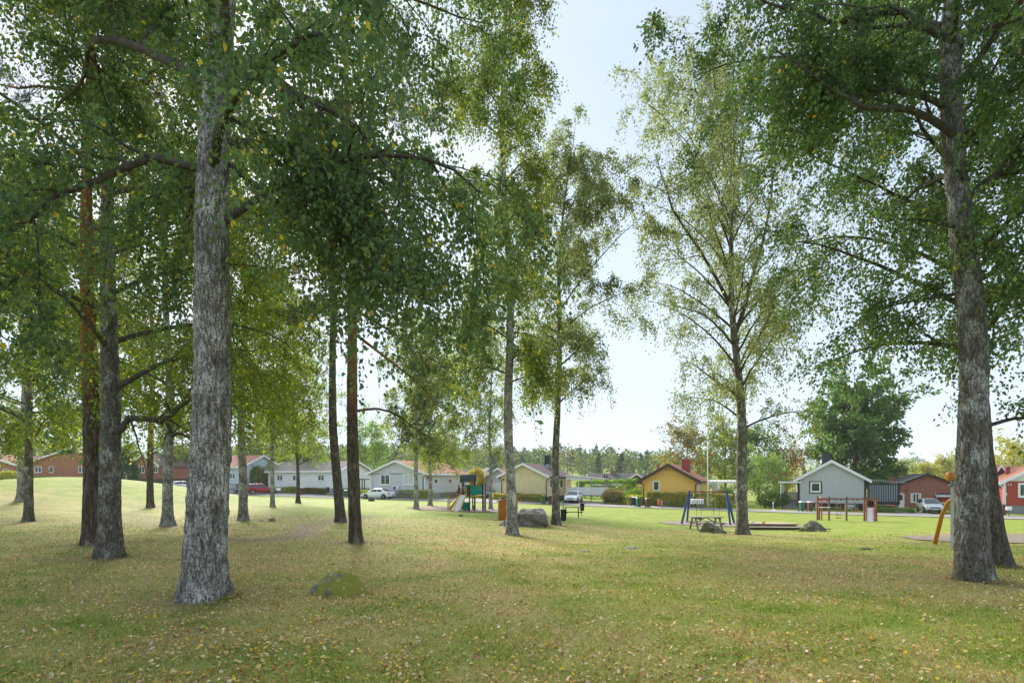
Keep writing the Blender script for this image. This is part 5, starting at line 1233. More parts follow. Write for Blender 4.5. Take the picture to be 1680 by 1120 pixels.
def rock_mat(name, c1, c2, moss, mossy):
    m = mat(name, c1, .95, color2=c2, scale=5, bump=.8, bscale=16); t = m.node_tree; b = t.nodes['Principled BSDF']; K = t.links.new
    src = b.inputs['Base Color'].links[0].from_socket
    g = t.nodes.new('ShaderNodeNewGeometry'); sp = t.nodes.new('ShaderNodeSeparateXYZ'); K(g.outputs['Normal'], sp.inputs[0])
    n = t.nodes.new('ShaderNodeTexNoise'); n.inputs['Scale'].default_value = 3.5; n.inputs['Detail'].default_value = 6; tc_ = t.nodes.new('ShaderNodeTexCoord'); K(tc_.outputs['Object'], n.inputs['Vector'])
    mp_ = t.nodes.new('ShaderNodeMapRange'); mp_.inputs['From Min'].default_value = .62 - mossy * .35; mp_.inputs['From Max'].default_value = .70 - mossy * .3; K(n.outputs['Fac'], mp_.inputs['Value'])
    mx_ = t.nodes.new('ShaderNodeMix'); mx_.data_type = 'RGBA'; K(mp_.outputs[0], mx_.inputs['Factor']); K(src, mx_.inputs['A']); mx_.inputs['B'].default_value = (*moss, 1)
    n2 = t.nodes.new('ShaderNodeTexNoise'); n2.inputs['Scale'].default_value = 14; n2.inputs['Detail'].default_value = 5; K(tc_.outputs['Object'], n2.inputs['Vector'])
    m2 = t.nodes.new('ShaderNodeMapRange'); m2.inputs['From Min'].default_value = .60; m2.inputs['From Max'].default_value = .66; K(n2.outputs['Fac'], m2.inputs['Value'])
    mx2 = t.nodes.new('ShaderNodeMix'); mx2.data_type = 'RGBA'; K(m2.outputs[0], mx2.inputs['Factor']); K(mx_.outputs['Result'], mx2.inputs['A']); mx2.inputs['B'].default_value = (.42, .42, .40, 1)
    K(mx2.outputs['Result'], b.inputs['Base Color']); return m
RK_MOSS = rock_mat('mossy_rock', (.12, .115, .105), (.24, .23, .22), (.27, .26, .035), .8)
RK_GREY = rock_mat('grey_rock', (.15, .14, .12), (.30, .285, .255), (.13, .12, .05), .15)
RK_MID = rock_mat('lichen_rock', (.12, .11, .095), (.23, .22, .2), (.12, .11, .04), .5)
rock('low rock covered in yellow green moss beside the thick birch', 556, 978, 113, (.95, .9, .36), 301, RK_MOSS, .1, 'peak')
rock('big split grey boulder behind the tall narrow birch', 866, 873, 37, (1.75, 1.4, .74), 302, RK_GREY, 0, 'block', cut=(.45, -.5))
rock('flat grey rock slab at the left foot of the big boulder', 832, 872, 38, (.75, .8, .30), 303, RK_GREY, .6)
rock('slanting lichen streaked rock in front of the picnic table', 1173, 880, 34, (1.5, 1.2, .62), 304, RK_MID, 0, 'peak', peak=(-.55, 0))
rock('pointed grey boulder at the corner of the sandpit', 1334, 872, 31, (1.6, 1.3, .66), 305, RK_MID, .1, 'peak', peak=(-.1, 0))
rock('small round boulder beside the black and white birch', 446, 857, 38.5, (.34, .35, .16), 306, RK_GREY, name='stone')
rock('flat stone sunk in grass near the small round boulder', 428, 856, 38.5, (.3, .3, .06), 307, RK_GREY, name='stone')
rock('flat grey stone in the open lawn', 1038, 913, 58, (.46, .4, .09), 308, RK_GREY, name='stone')
rock('thin flat stone just left of a larger flat stone', 962, 922, 63, (.40, .36, .07), 309, RK_GREY, name='stone')
rock('tiny stone between two flat stones', 1022, 925, 64, (.22, .2, .05), 312, RK_GREY, name='stone')
rock('dark flat stone in the lawn before the pointed boulder', 1422, 921, 57, (.40, .3, .08), 310, RK_MID, name='stone')
rock('short cut brown tree stump near the white saloon', 609, 816, 13, (.75, .7, .5), 311, M_BRANCH, 0, 'block', name='tree_stump')
rock('dark low lump of stone in front of the play tower', 756, 861, 27, (.36, .3, .12), 313, mat('dark_stone', (.05, .045, .04), .9, var=.3), name='stone')

# ------------------------------------------------------------------ cars
M_TYRE = mat('tyre', (.018, .018, .018), .85); M_RIM = mat('rim', (.35, .36, .37), .35, metal=.7); M_CARGLASS = mat('car_glass', (.03, .035, .04), .05, spec=1.0)
M_LAMP = mat('headlamp', (.55, .57, .58), .15, spec=.9); M_RED = mat('tail_lamp', (.45, .02, .02), .2, spec=.8); M_PLATE = mat('number_plate', (.75, .75, .74), .5); M_DKPL = mat('dark_plastic', (.025, .025, .027), .6)
def paint(name, c, metal=0.0): return mat(name, c, .28, coat=.6, metal=metal, spec=.5)
def car(label, pos, heading, pm, L_=4.7, W_=1.82, H_=1.46, kind='sedan', dark_rim=False, name='car'):
    """local +x is the nose"""
    t = thing(name, label, 'car', pos, heading)
    hl = L_ / 2; wr = .32; xf, xr = hl - .88, -hl + .95
    belt = {'sedan': [(-hl, .78), (-hl + .12, .98), (-hl + .55, 1.0), (-.4, .95), (.85, .93), (hl - .5, .78), (hl - .1, .66), (hl, .5)],
            'wagon': [(-hl, .7), (-hl + .05, .98), (-.4, .96), (.85, .94), (hl - .5, .82), (hl - .1, .68), (hl, .5)]}['sedan' if kind == 'sedan' else 'wagon']
    top = {'sedan': [(-hl + .5, 1.0), (-.95, H_ - .06), (-.3, H_), (.25, H_ - .02), (1.15, .94)],
           'wagon': [(-hl + .03, .98), (-hl + .45, H_ - .08), (-.9, H_), (.2, H_ - .02), (1.2, .94)],
           'hatch': [(-hl + .03, .98), (-hl + .55, H_ - .12), (-.6, H_), (.2, H_ - .02), (1.25, .94)]}[kind]
    def f(tab, x): return float(np.interp(x, [q[0] for q in tab], [q[1] for q in tab]))
    def hw(x): return W_ / 2 * (1 - .16 * abs(x / hl) ** 5 - .03 * abs(x / hl))
    xs = sorted(set([round(q, 3) for q in list(np.linspace(-hl, hl, 34)) + [c + wr * 1.12 * math.cos(a) for c in (xf, xr) for a in np.linspace(0, math.pi, 9)] + [q[0] for q in top]]))
    rows = []
    for x in xs:
        zs = .2 + (.12 if abs(x) > hl - .15 else 0)
        for c in (xf, xr):
            d = abs(x - c)
            if d < wr * 1.13: zs = max(zs, wr + math.sqrt(max(0, (wr * 1.12) ** 2 - d * d)))
        b = f(belt, x); w_ = hw(x); zs = min(zs, b - .04)
        tp = f(top, x) if top[0][0] <= x <= top[-1][0] else b
        tp = max(tp, b); k = min(1, (tp - b) / .45); tw = w_ * (.93 - .2 * k)
        rows.append([(x, w_ * .93, zs), (x, w_, max(zs + .01, zs * .5 + b * .5)), (x, w_ * .975, b), (x, tw, tp - .03 * k), (x, tw * .55, tp + .03), (x, 0, tp + .04)])
    m = MB(); n = len(rows[0])
    full = [[(q[0], -q[1], q[2]) for q in r_] + [q for q in r_[-2::-1]] for r_ in rows]; nn = len(full[0])
    vs = [p for r_ in full for p in r_]; fs = [(i * nn + j, (i + 1) * nn + j, (i + 1) * nn + j + 1, i * nn + j + 1) for i in range(len(full) - 1) for j in range(nn - 1)]
    fs += [tuple(range(nn)), tuple((len(full) - 1) * nn + j for j in range(nn))]; fs += [(i * nn, (i + 1) * nn, (i + 1) * nn + nn - 1, i * nn + nn - 1) for i in range(len(full) - 1)]
    m.add(vs, fs); body = m.build('body', pm, t, smooth=True)
    def side(x, fr, sg, off=.012):
        b = f(belt, x); w_ = hw(x); tp = max(f(top, x), b); k = min(1, (tp - b) / .45); tw = w_ * (.93 - .2 * k); lo = (w_ * .975, b); hi = (tw, tp - .03 * k)
        return (x, sg * (lo[0] + (hi[0] - lo[0]) * fr + off), lo[1] + (hi[1] - lo[1]) * fr + .004)
    tail = top[1][0]; nose = top[-2][0]
    for sg in (-1, 1):
        for (x0, x1) in ((tail - .18, -.42), (-.34, nose + .42)):
            g = MB(); q = np.linspace(x0, x1, 7); a = [side(x, .10, sg) for x in q]; b_ = [side(x, .84, sg) for x in q]
            g.add(a + b_, [(i, i + 1, 8 + i, 7 + i) for i in range(6)]); g.build('side_window', M_CARGLASS, t)
        MB().box(nose + .5, nose + .66, sg * (W_ / 2) - .02 + sg * .05 - .07, sg * (W_ / 2) + .02 + sg * .05 + .07, .98, 1.1).build('mirror', pm, t, bevel=.03)
        for x0, z0 in ((.1, .8), (-.85, .82)): MB().box(x0, x0 + .18, sg * hw(x0) - .012, sg * hw(x0) + .025, z0, z0 + .03).build('door_handle', pm, t)
    def cross(x0, x1, name_, nudge):
        q = np.linspace(x0, x1, 6); g = MB(); a = []
        for x in q:
            b = f(belt, x); tp = max(f(top, x), b); k = min(1, (tp - b) / .45); tw = hw(x) * (.93 - .2 * k) * .9
            for y in np.linspace(-tw, tw, 5): a.append((x + nudge, y, tp + .05 - .03 * (abs(y) / tw) ** 2))
        g.add(a, [(i * 5 + j, i * 5 + j + 1, i * 5 + j + 6, i * 5 + j + 5) for i in range(5) for j in range(4)]); g.build(name_, M_CARGLASS, t, smooth=True)
    cross(nose + .08, top[-1][0] - .06, 'windscreen', .012); cross(top[0][0] + .06, top[1][0] - .05, 'rear_window', -.012)
    for c in (xf, xr):
        for sg in (-1, 1):
            yw = sg * (W_ / 2 - .10)
            wh = MB().tube([(c, yw - .105, wr), (c, yw + .105, wr)], wr, 24).build('wheel', M_TYRE, t, bevel=.015)
            MB().tube([(c, yw + sg * .107, wr), (c, yw + sg * .100, wr)], wr * .68, 20).build('rim', M_DKPL if dark_rim else M_RIM, wh)
            sp = MB()
            for k in range(5):
                a = k * 2 * math.pi / 5 + .3; sp.bar((c, yw + sg * .112, wr), (c + math.cos(a) * wr * .64, yw + sg * .112, wr + math.sin(a) * wr * .64), .05, .02, (0, 1, 0))
            sp.build('spokes', M_RIM, wh)
    for sg in (-1, 1):
        y0 = sg * W_ * .36
        MB().hexa([(hl - .32, y0 - .2, .60), (hl - .02, y0 - .16, .58), (hl - .06, y0 + .16, .58), (hl - .40, y0 + .14, .60), (hl - .36, y0 - .2, .735), (hl - .1, y0 - .16, .69), (hl - .14, y0 + .16, .69), (hl - .44, y0 + .14, .755)]).build('headlight', M_LAMP, t, bevel=.01)
        MB().box(-hl - .015, -hl + .22, sg * W_ * .43 - .09 - .02 * sg, sg * W_ * .43 + .07, .72, .90).build('tail_light', M_RED, t, bevel=.02)
    MB().box(hl - .05, hl + .018, -.42, .42, .52, .64).build('grille', M_DKPL, t, bevel=.01); MB().box(hl - .08, hl + .012, -.62, .62, .26, .38).build('lower_grille', M_DKPL, t)
    MB().box(hl + .019, hl + .03, -.26, .26, .40, .51).build('number_plate', M_PLATE, t); MB().box(-hl - .03, -hl - .005, -.26, .26, .62, .73).build('number_plate', M_PLATE, t)
    MB().box(-hl + .05, hl - .05, -W_ / 2 + .1, W_ / 2 - .1, .17, .3).build('underbody', M_DKPL, t)
    return t
def cpos(px, s, dz=.05): return G(px, s, dz)
car('white saloon parked along the street before the light grey house', cpos(620, 11.55), R(180 - 20), paint('white_car', (.90, .90, .90)), 4.75, 1.85, 1.46, 'sedan', True)
car('red estate car seen from behind beside the low hedge', cpos(429, 10.2), R(28), paint('red_car', (.36, .012, .018)), 4.6, 1.85, 1.62, 'wagon')
car('white hatchback facing the street before the veranda', cpos(941, 12.5), R(-108), paint('white_car', (.90, .90, .90)), 4.3, 1.82, 1.46, 'hatch')
car('silver estate car with foggy windscreen facing the lawn', cpos(1525, 14.9), R(-113), paint('silver_car', (.50, .52, .53), .3), 4.5, 1.8, 1.5, 'wagon')
car('dark blue car half hidden before the grey garage', cpos(800, 11.2), R(-75), paint('dark_car', (.02, .028, .04)), 4.4, 1.8, 1.5, 'wagon')
car('white car with red lamps partly hidden behind the thick birch', cpos(299, 9.3), R(60), paint('white_car', (.90, .90, .90)), 4.4, 1.8, 1.5, 'hatch')
# small box trailer
x, y, z = G(391, 10.0); t = thing('car_trailer', 'small galvanised trailer with mesh sides beside the pale blue house', 'trailer', (x, y, z + .05), R(-10))
MB().box(-1.4, 1.4, -.7, .7, .45, .85).build('box', M_GALV, t, bevel=.02)
for y0 in (-.7, .7):
    for k in range(8): MB().box(-1.4 + k * .4 - .02, -1.4 + k * .4 + .02, y0 - .02, y0 + .02, .85, 1.5).build('upright', M_GALV, t)
    for zz in (1.15, 1.48): MB().box(-1.42, 1.42, y0 - .03, y0 - .021, zz, zz + .04).build('rail', M_GALV, t)
    wh = MB().tube([(0, y0 * 1.12 - .08, .3), (0, y0 * 1.12 + .08, .3)], .3, 18).build('wheel', M_TYRE, t); MB().tube([(0, y0 * 1.25, .3), (0, y0 * 1.26, .3)], .17, 14).build('rim', M_RIM, wh)
MB().bar((1.4, 0, .4), (2.4, 0, .42), .08).build('drawbar', M_GALV, t)

# ------------------------------------------------------------------ bins, letter boxes, posts
PL = {'green': mat('bin_green', (.025, .13, .06), .45, var=.1), 'brown': mat('bin_brown', (.13, .05, .03), .45, var=.1), 'black': mat('bin_black', (.018, .019, .021), .5), 'orange': mat('bin_orange', (.6, .1, .03), .5), 'lid': mat('bin_lid', (.6, .61, .6), .5)}
def wheelie(label, px, s, col, rz=0., h_=1.06, lid=None, dz=.05):
    t = thing('wheeled_bin', label, 'bin', G(px, s, dz), rz); w0, w1, d0, d1 = .20, .255, .22, .29
    MB().hexa([(-w0, -d0, .06), (w0, -d0, .06), (w0, d0, .1), (-w0, d0, .1), (-w1, -d1, h_ - .1), (w1, -d1, h_ - .1), (w1, d1, h_ - .05), (-w1, d1, h_ - .05)]).build('body', PL[col], t, bevel=.02)
    MB().hexa([(-w1 - .02, -d1 - .03, h_ - .1), (w1 + .02, -d1 - .03, h_ - .1), (w1 + .02, d1 + .02, h_ - .04), (-w1 - .02, d1 + .02, h_ - .04), (-w1 + .03, -d1 + .02, h_ - .03), (w1 - .03, -d1 + .02, h_ - .03), (w1 - .03, d1, h_ + .02), (-w1 + .03, d1, h_ + .02)]).build('lid', PL[lid or col], t, bevel=.015)
    for sg in (-1, 1): MB().tube([(sg * .2, d0 + .03, .1), (sg * .27, d0 + .03, .1)], .1, 14).build('wheel', M_TYRE, t)
    MB().tube([(-.22, d1 + .06, h_ - .06), (.22, d1 + .06, h_ - .06)], .018, 8).build('handle', PL[col], t)
wheelie('green wheeled bin at the hedge of the yellow brick house', 892, 13.4, 'green'); wheelie('brown wheeled bin at the hedge of the yellow brick house', 903.5, 13.4, 'brown')
wheelie('black wheeled bin at the end of the short clipped hedge', 1040, 13.4, 'black', .5, 1.1, 'lid'); wheelie('green wheeled bin beside the black one at the yellow house', 1047.5, 14.0, 'green', .1, 1.12)
wheelie('brown wheeled bin before the long hedge', 1063, 14.2, 'brown', .05, 1.08); wheelie('green wheeled bin before the grey gable house', 1315.5, 14.9, 'green', 0, 1.1, 'lid'); wheelie('brown wheeled bin before the grey gable house', 1329, 14.9, 'brown', 0, 1.1, 'lid')
wheelie('brown wheeled bin before the white house', 497, 10.4, 'brown'); wheelie('green wheeled bin before the white house', 493, 10.4, 'green'); wheelie('green wheeled bin behind the leaning pine trunk', 567, 11.1, 'green'); wheelie('brown wheeled bin with black lid at red house 14', 1645, 16.3, 'brown', .1, 1.1, 'black')
wheelie('black wheeled bin with black lid at red house 14', 1641, 15.9, 'black', .1, 1.1)

def post_bin(label, px, s, col, h_=1.15, bw=.36, bh=.72, side=.16, pole=M_GALV, z0=.38):
    t = thing('litter_bin', label, 'litter bin', G(px, s, .0))
    MB().tube([(0, .22, -.1), (0, .22, h_)], .03, 8).build('post', pole, t, smooth=True)
    MB().hexa([(-bw / 2 * .9, -.15, z0), (bw / 2 * .9, -.15, z0), (bw / 2 * .9, .17, z0), (-bw / 2 * .9, .17, z0), (-bw / 2, -.18, z0 + bh), (bw / 2, -.18, z0 + bh), (bw / 2, .17, z0 + bh), (-bw / 2, .17, z0 + bh)]).build('basket', PL[col], t, bevel=.02)
    MB().box(-bw / 2 - .02, bw / 2 + .02, -.21, .19, z0 + bh + .004, z0 + bh + .05).build('rim', PL[col], t, bevel=.01)
    MB().box(-.1, .1, .171, .19, z0 + .2, z0 + .5).build('bracket', M_GALV, t); return t
post_bin('black litter bin close beside the open crowned birch', 924.5, 30.5, 'black', 1.05, .30, .56, z0=.10)
post_bin('black litter bin on a grey post standing alone in the lawn', 955, 22, 'black', .95, .30, .52, z0=.40)
post_bin('orange litter bin on a post at the kerb by the long hedge', 1082, 14.2, 'orange', 1.05, .34, .5, z0=.4)
x, y, z = G(1086.5, 14.1); t = thing('marker_post', 'short white marker post beside the orange litter bin', 'post', (x, y, z)); MB().tube([(0, 0, 0), (0, 0, .75)], .08, 10).build('post', M_GALV, t); MB().tube([(0, 0, .751), (0, 0, .80)], [.09, .05], 10).build('cap', M_WHITE, t)
# three letter boxes on one rack
x, y, z = G(1143, 14.4); t = thing('letter_box_rack', 'wooden rack carrying three white letter boxes behind the swing', 'rack', (x, y, z), R(-4))
MB().box(-.85, .85, .02, .08, .72, .82).build('rail', M_WOODG, t)
for xx in (-.7, .7): MB().box(xx - .04, xx + .04, .081, .15, -.2, .9).build('post', M_WOODG, t)
for k in range(3):
    b_ = thing('letter_box', ('white letter box at the swing leg end of the rack', 'white letter box in the middle of the rack', 'white letter box at the flagpole end of the rack')[k], 'letter box', (x + (-.5 + k * .5) * math.cos(R(4)), y - .17 - (-.5 + k * .5) * math.sin(R(4)), z + .62), R(-4), 'letter boxes on the rack')
    MB().box(-.19, .19, -.12, .15, 0, .45).build('body', M_WHITE, b_, bevel=.015); MB().hexa([(-.21, -.16, .452), (.21, -.16, .452), (.21, .17, .452), (-.21, .17, .452), (-.20, -.14, .48), (.20, -.14, .48), (.20, .17, .56), (-.20, .17, .56)]).build('lid', M_WHITE, b_)
    MB().box(-.06, .06, -.128, -.121, .12, .3).build('number_panel', M_DKGREY, b_)
x, y, z = G(1655, 16.6); t = thing('letter_box', 'small white letter box on a post before house 14', 'letter box', (x, y, z)); MB().box(-.25, .25, -.1, .1, .65, 1.0).build('body', M_WHITE, t, bevel=.02); MB().box(-.03, .03, -.02, .02, -.1, .65).build('post', M_DKGREY, t)
x, y, z = G(1161, 14.2); t = thing('flagpole', 'tall white flagpole beside the pergola', 'flagpole', (x, y, z)); MB().tube([(0, 0, 0), (0, 0, 7.6)], [.065, .035], 10).build('pole', M_WHITE, t, smooth=True); MB().tube([(0, 0, 7.6), (0, 0, 7.66), (0, 0, 7.72)], [.03, .06, .01], 10).build('finial', M_WHITE, t); MB().tube([(0, 0, -.1), (0, 0, .25)], .1, 10).build('socket', M_GALV, t)
x, y, z = G(1268.5, 14.6); t = thing('garden_lamp', 'low white garden post lamp before the porch', 'lamp', (x, y, z)); MB().tube([(0, 0, 0), (0, 0, .8)], .035, 8).build('post', M_WHITE, t); MB().tube([(0, 0, .8), (0, 0, .98)], .07, 10).build('lamp_head', M_WHITE, t)
x, y, z = G(1272, 14.7); rock('white painted stone at the foot of the garden lamp', 1272, 840, 14.7, (.4, .35, .22), 330, M_WHITE, name='stone')
x, y, z = G(655, 11.7); t = thing('street_sign', 'small white sign on a post before the low hedge', 'sign', G(457, 10.35)); MB().box(-.03, .03, 0, .05, 0, .9).build('post', M_GALV, t); MB().box(-.35, .35, -.02, -.001, .6, 1.05).build('plate', M_WHITE, t)
t = thing('lamp_post', 'thin grey lamp post beside the light grey house corner', 'lamp post', G(612, 11.4)); MB().tube([(0, 0, 0), (0, 0, 5.0)], [.06, .035], 8).build('post', M_GALV, t, smooth=True); MB().box(-.08, .08, -.3, .1, 5.0, 5.09).build('lamp_head', M_GALV, t, bevel=.02)
# brown post and rail stand left of the grey house
t = thing('garden_pergola', 'dark brown garden pergola frame left of the light grey house', 'pergola', G(590, 10.4), R(-20))
for x, y in ((-.9, 0), (0, 0), (.9, 0), (-.9, 2), (.9, 2)): MB().box(x - .06, x + .06, y - .06, y + .06, 0, 2.5).build('post', M_BROWN, t)
for y in (0, 2): MB().box(-1.2, 1.2, y - .05, y + .05, 2.501, 2.65).build('beam', M_BROWN, t)
MB().box(-.5, .1, -.07, -.061, 1.1, 1.6).build('red_panel', mat('red_panel', (.4, .05, .04), .6), t)

# ------------------------------------------------------------------ play equipment
def M2(px, s): return (px - 840) / s
NAVY = mat('navy_post', (.02, .035, .085), .45, var=.15); GREEN = mat('green_panel', (.0, .27, .20), .5, var=.08, scale=2); YEL = mat('yellow_plastic', (.62, .42, .06), .45, var=.08); RUST = mat('rust_panel', (.25, .06, .03), .6, var=.1); STEEL = mat('slide_steel', (.88, .88, .88), .4, var=.04); CHAR = mat('charcoal_panel', (.055, .062, .072), .6, var=.1)
S_ = 20.0; x0_, y0_, z0_ = G(770, S_)
t = thing('play_tower', 'play tower with steel slide, green panels and charcoal roof', 'play tower', (x0_, y0_, z0_), R(0))
def U(px, y=0.): return (px - 840) / F * (y0_ + y) - x0_
def Z_(py): return (839 - py) / S_
for px, y, top in ((752.7, .0, 797), (770.5, -.1, 796), (774.2, 1.0, 813), (777.8, 1.15, 789), (792, -.1, 796), (795.6, 1.0, 796), (756.4, 1.15, 788), (760.8, .1, 789), (778.5, .1, 788)):
    p_ = MB().box(U(px) - .05, U(px) + .05, y - .05, y + .05, -.2, Z_(top)).build('post', NAVY, t, bevel=.008); MB().box(U(px) - .055, U(px) + .055, y - .055, y + .055, Z_(top) + .002, Z_(top) + .04).build('post_cap', M_BLACK, p_)
rf = MB(); a, b_ = U(754.6), U(779.5)
prof = [(-.35 + .12 * k, Z_(791.5) + .62 * math.sin(math.pi * k / 14) ** .8) for k in range(15)]
rf.add([(a, y, z) for y, z in prof] + [(b_ + .0, y, z + .05) for y, z in prof] + [(a, y, z - .04) for y, z in prof] + [(b_, y, z + .01) for y, z in prof],
       [(k, k + 1, 15 + k + 1, 15 + k) for k in range(14)] + [(30 + k, 45 + k, 46 + k, 31 + k) for k in range(14)] + [(0, 15, 45, 30), (14, 44, 59, 29)] + [(k, 30 + k, 31 + k, k + 1) for k in range(14)] + [(15 + k, 16 + k, 46 + k, 45 + k) for k in range(14)])
rf.build('roof', CHAR, t)
MB().box(U(753), U(779), -.0, 1.2, Z_(815), Z_(813)).build('deck', RUST, t); MB().box(U(771), U(795.5), -.05, 1.05, Z_(816), Z_(813.2) - .003).build('deck', YEL, t)
MB().box(U(771.5), U(791.4), -.13, -.09, Z_(812), Z_(798.5)).build('panel', GREEN, t, bevel=.01); MB().box(U(759.5), U(770), .0, .04, Z_(838), Z_(825)).build('panel', GREEN, t, bevel=.01)
MB().box(U(774.8), U(777.2), .2, .24, Z_(838), Z_(830)).build('panel', GREEN, t); MB().box(U(761), U(777), 1.1, 1.14, Z_(811), Z_(797)).build('panel', GREEN, t); MB().box(U(784), U(789), -.135, -.131, Z_(803.2), Z_(802.2)).build('maker_plate', M_GALV, t)
MB().box(U(753.2), U(755.6), -.09, -.05, Z_(813), Z_(800)).build('panel', RUST, t); MB().box(U(766), U(770), -.09, -.05, Z_(815), Z_(800)).build('panel', RUST, t)
for k in range(3):
    xx = U(780.5 + k * 4); MB().prism([(xx - .08, Z_(798.4)), (xx + .08, Z_(798.4)), (xx + .05, Z_(796.6)), (xx - .05, Z_(796.6))], 'y', -.12, -.095).build('finial', RUST, t)
# slide
sl = MB(); path = [(U(760.5), -.1, Z_(812.8)), (U(760), -.35, Z_(813.5)), (U(756.5), -1.0, Z_(824)), (U(753), -1.65, Z_(835)), (U(751.5), -2.0, Z_(837.8)), (U(750.8), -2.3, Z_(838))]
wv = .24
for a, b_ in zip(path[:-1], path[1:]): sl.hexa([(a[0] - wv, a[1], a[2] - .03), (a[0] + wv, a[1], a[2] - .03), (b_[0] + wv, b_[1], b_[2] - .03), (b_[0] - wv, b_[1], b_[2] - .03)][::-1] + [(a[0] - wv, a[1], a[2]), (a[0] + wv, a[1], a[2]), (b_[0] + wv, b_[1], b_[2]), (b_[0] - wv, b_[1], b_[2])][::-1])
slide = sl.build('slide', STEEL, t)
for sg in (-1, 1): MB().tube([(p[0] + sg * (wv + .03), p[1], p[2] + .06) for p in path], .045, 8).build('slide_rail', YEL, slide, smooth=True)
hp = [(U(756.8), -.12, Z_(813)), (U(757.0), -.14, Z_(802)), (U(757.5), -.14, Z_(800.4)), (U(764.8), -.14, Z_(800.4)), (U(765.4), -.14, Z_(802)), (U(764), -.12, Z_(813))]
MB().tube(hp, .035, 8).build('slide_hoop', YEL, t, smooth=True)
# steps
for sg, y in ((0, -.05), (1, .75)):
    MB().bar((U(736.3), y, Z_(838.6)), (U(752), y, Z_(818)), .05, .17).build('stringer', YEL, t)
    MB().tube([(U(734.4), y, -.1), (U(734.4), y, Z_(822.3)), (U(735.3), y, Z_(821)), (U(752), y, Z_(803.5))], .022, 8).build('handrail', RUST, t, smooth=True); MB().tube([(U(737.2), y, Z_(834)), (U(737.2), y, Z_(823)), (U(738.3), y, Z_(821.3)), (U(752), y, Z_(807.5))], .018, 8).build('handrail', RUST, t, smooth=True); MB().tube([(U(734.6), y, Z_(826)), (U(737.4), y, Z_(826)), (U(752), y, Z_(811.5))], .016, 8).build('handrail', RUST, t, smooth=True)
for k in range(7):
    f_ = (k + .5) / 7; xx = U(736.8) + (U(752) - U(736.8)) * f_; zz = Z_(837.6) + (Z_(816.5) - Z_(837.6)) * f_; MB().box(xx - .1, xx + .1, -.02, .72, zz - .02, zz + .02).build('step', M_WOODG, t)
cw = MB().box(U(793), U(795), -.1, .95, .0, Z_(797)).build('climbing_wall', mat('tan_wall', (.42, .30, .22), .8, var=.2), t)
for k in range(10): MB().tube([(U(792.9) - .0, -.11 , .15 + k * .19), (U(793.9), -.16, .15 + k * .19)], .035, 6).build('hold', RUST if k % 2 else M_WHITE, t)

# blue swing
S_ = 26.0; x0_, y0_, z0_ = G(1160, S_); t = thing('swing_frame', 'blue legged swing frame with red top bar and two seats', 'swing', (x0_, y0_, z0_))
def U(px, y=0.): return (px - 840) / F * (y0_ + y) - x0_
BLUE = mat('blue_post', (.03, .075, .22), .5, var=.2, scale=3); RBAR = mat('red_brown_bar', (.3, .07, .05), .5, var=.15); CH = mat('chain', (.12, .12, .12), .4, metal=.8)
zt = 2.05
for (pa, ya), (pb, yb) in (((1117.5, -.8), (1131, -.06)), ((1127, .8), (1131.5, .06)), ((1198.5, -.8), (1191, -.06)), ((1205.5, .8), (1192, .06))):
    gx, gy = U(pa, ya), ya; g_ = gz(x0_ + gx, y0_ + gy) - z0_; p_ = MB().bar((gx, gy, g_ - .1), (U(pb), yb, zt + .06), .11, .11).build('leg', BLUE, t, bevel=.01)
MB().tube([(U(1131), 0, zt), (U(1192), 0, zt - .02)], .045, 10).build('top_bar', RBAR, t, smooth=True)
for px, d in ((1131, 1), (1191.5, -1)): MB().tube([(U(px) + d * .05, -.05, zt - .42), (U(px) + d * .22, -.03, zt - .36), (U(px) + d * .34, 0, zt - .03)], .025, 6).build('brace', M_GALV, t, smooth=True)
s1 = MB()
for pa, pb in ((1141, 1143), (1152, 1150)): s1.tube([(U(pa), 0, zt - .05), (U(pb), -.02, .52)], .012, 5)
ch1 = s1.build('chain', CH, t)
se = MB(); prof = [(U(1142.6), .50), (U(1143.2), .38), (U(1145), .30), (U(1149), .29), (U(1150.6), .38), (U(1151), .50), (U(1149.8), .44), (U(1147), .40), (U(1144), .43)]
se.prism(prof, 'y', -.16, .16); se.build('infant_seat', M_BLACK, t, bevel=.01)
s2 = MB()
for pa, pb in ((1170.5, 1170.8), (1180.5, 1180)): s2.tube([(U(pa), 0, zt - .05), (U(pb), .02, .42)], .012, 5)
s2.build('chain', CH, t); MB().box(U(1170.2), U(1180.6), -.09, .11, .37, .41).build('flat_seat', M_BLACK, t, bevel=.01)

# picnic table
S_ = 30.0; x0_, y0_, z0_ = G(1158, S_); t = thing('picnic_table', 'weathered picnic table with fixed benches in front of the blue swing', 'picnic table', (x0_, y0_, z0_), R(3))
for k in range(5): MB().box(-.87, .87, -.36 + k * .145, -.225 + k * .145, .70, .742).build('top_plank', M_WOODG, t, bevel=.004)
for y in (-.78, .64):
    for k in range(2): MB().box(-.87, .87, y + k * .075 * 1.0, y + .068 + k * .075, .42, .455).build('seat_plank', M_WOODG, t, bevel=.004)
for x in (-.66, .66):
    for sg in (-1, 1): MB().bar((x, sg * .68, -.08), (x, sg * .22, .698), .05, .1, (1, 0, 0)).build('leg', M_WOODG, t)
    MB().box(x + .03, x + .07, -.76, .76, .34, .418).build('seat_bearer', M_WOODG, t); MB().box(x + .03, x + .07, -.33, .33, .63, .698).build('top_bearer', M_WOODG, t); MB().bar((x * .95, 0, .36), (x * .05, 0, .69), .05, .05).build('brace', M_WOODG, t)

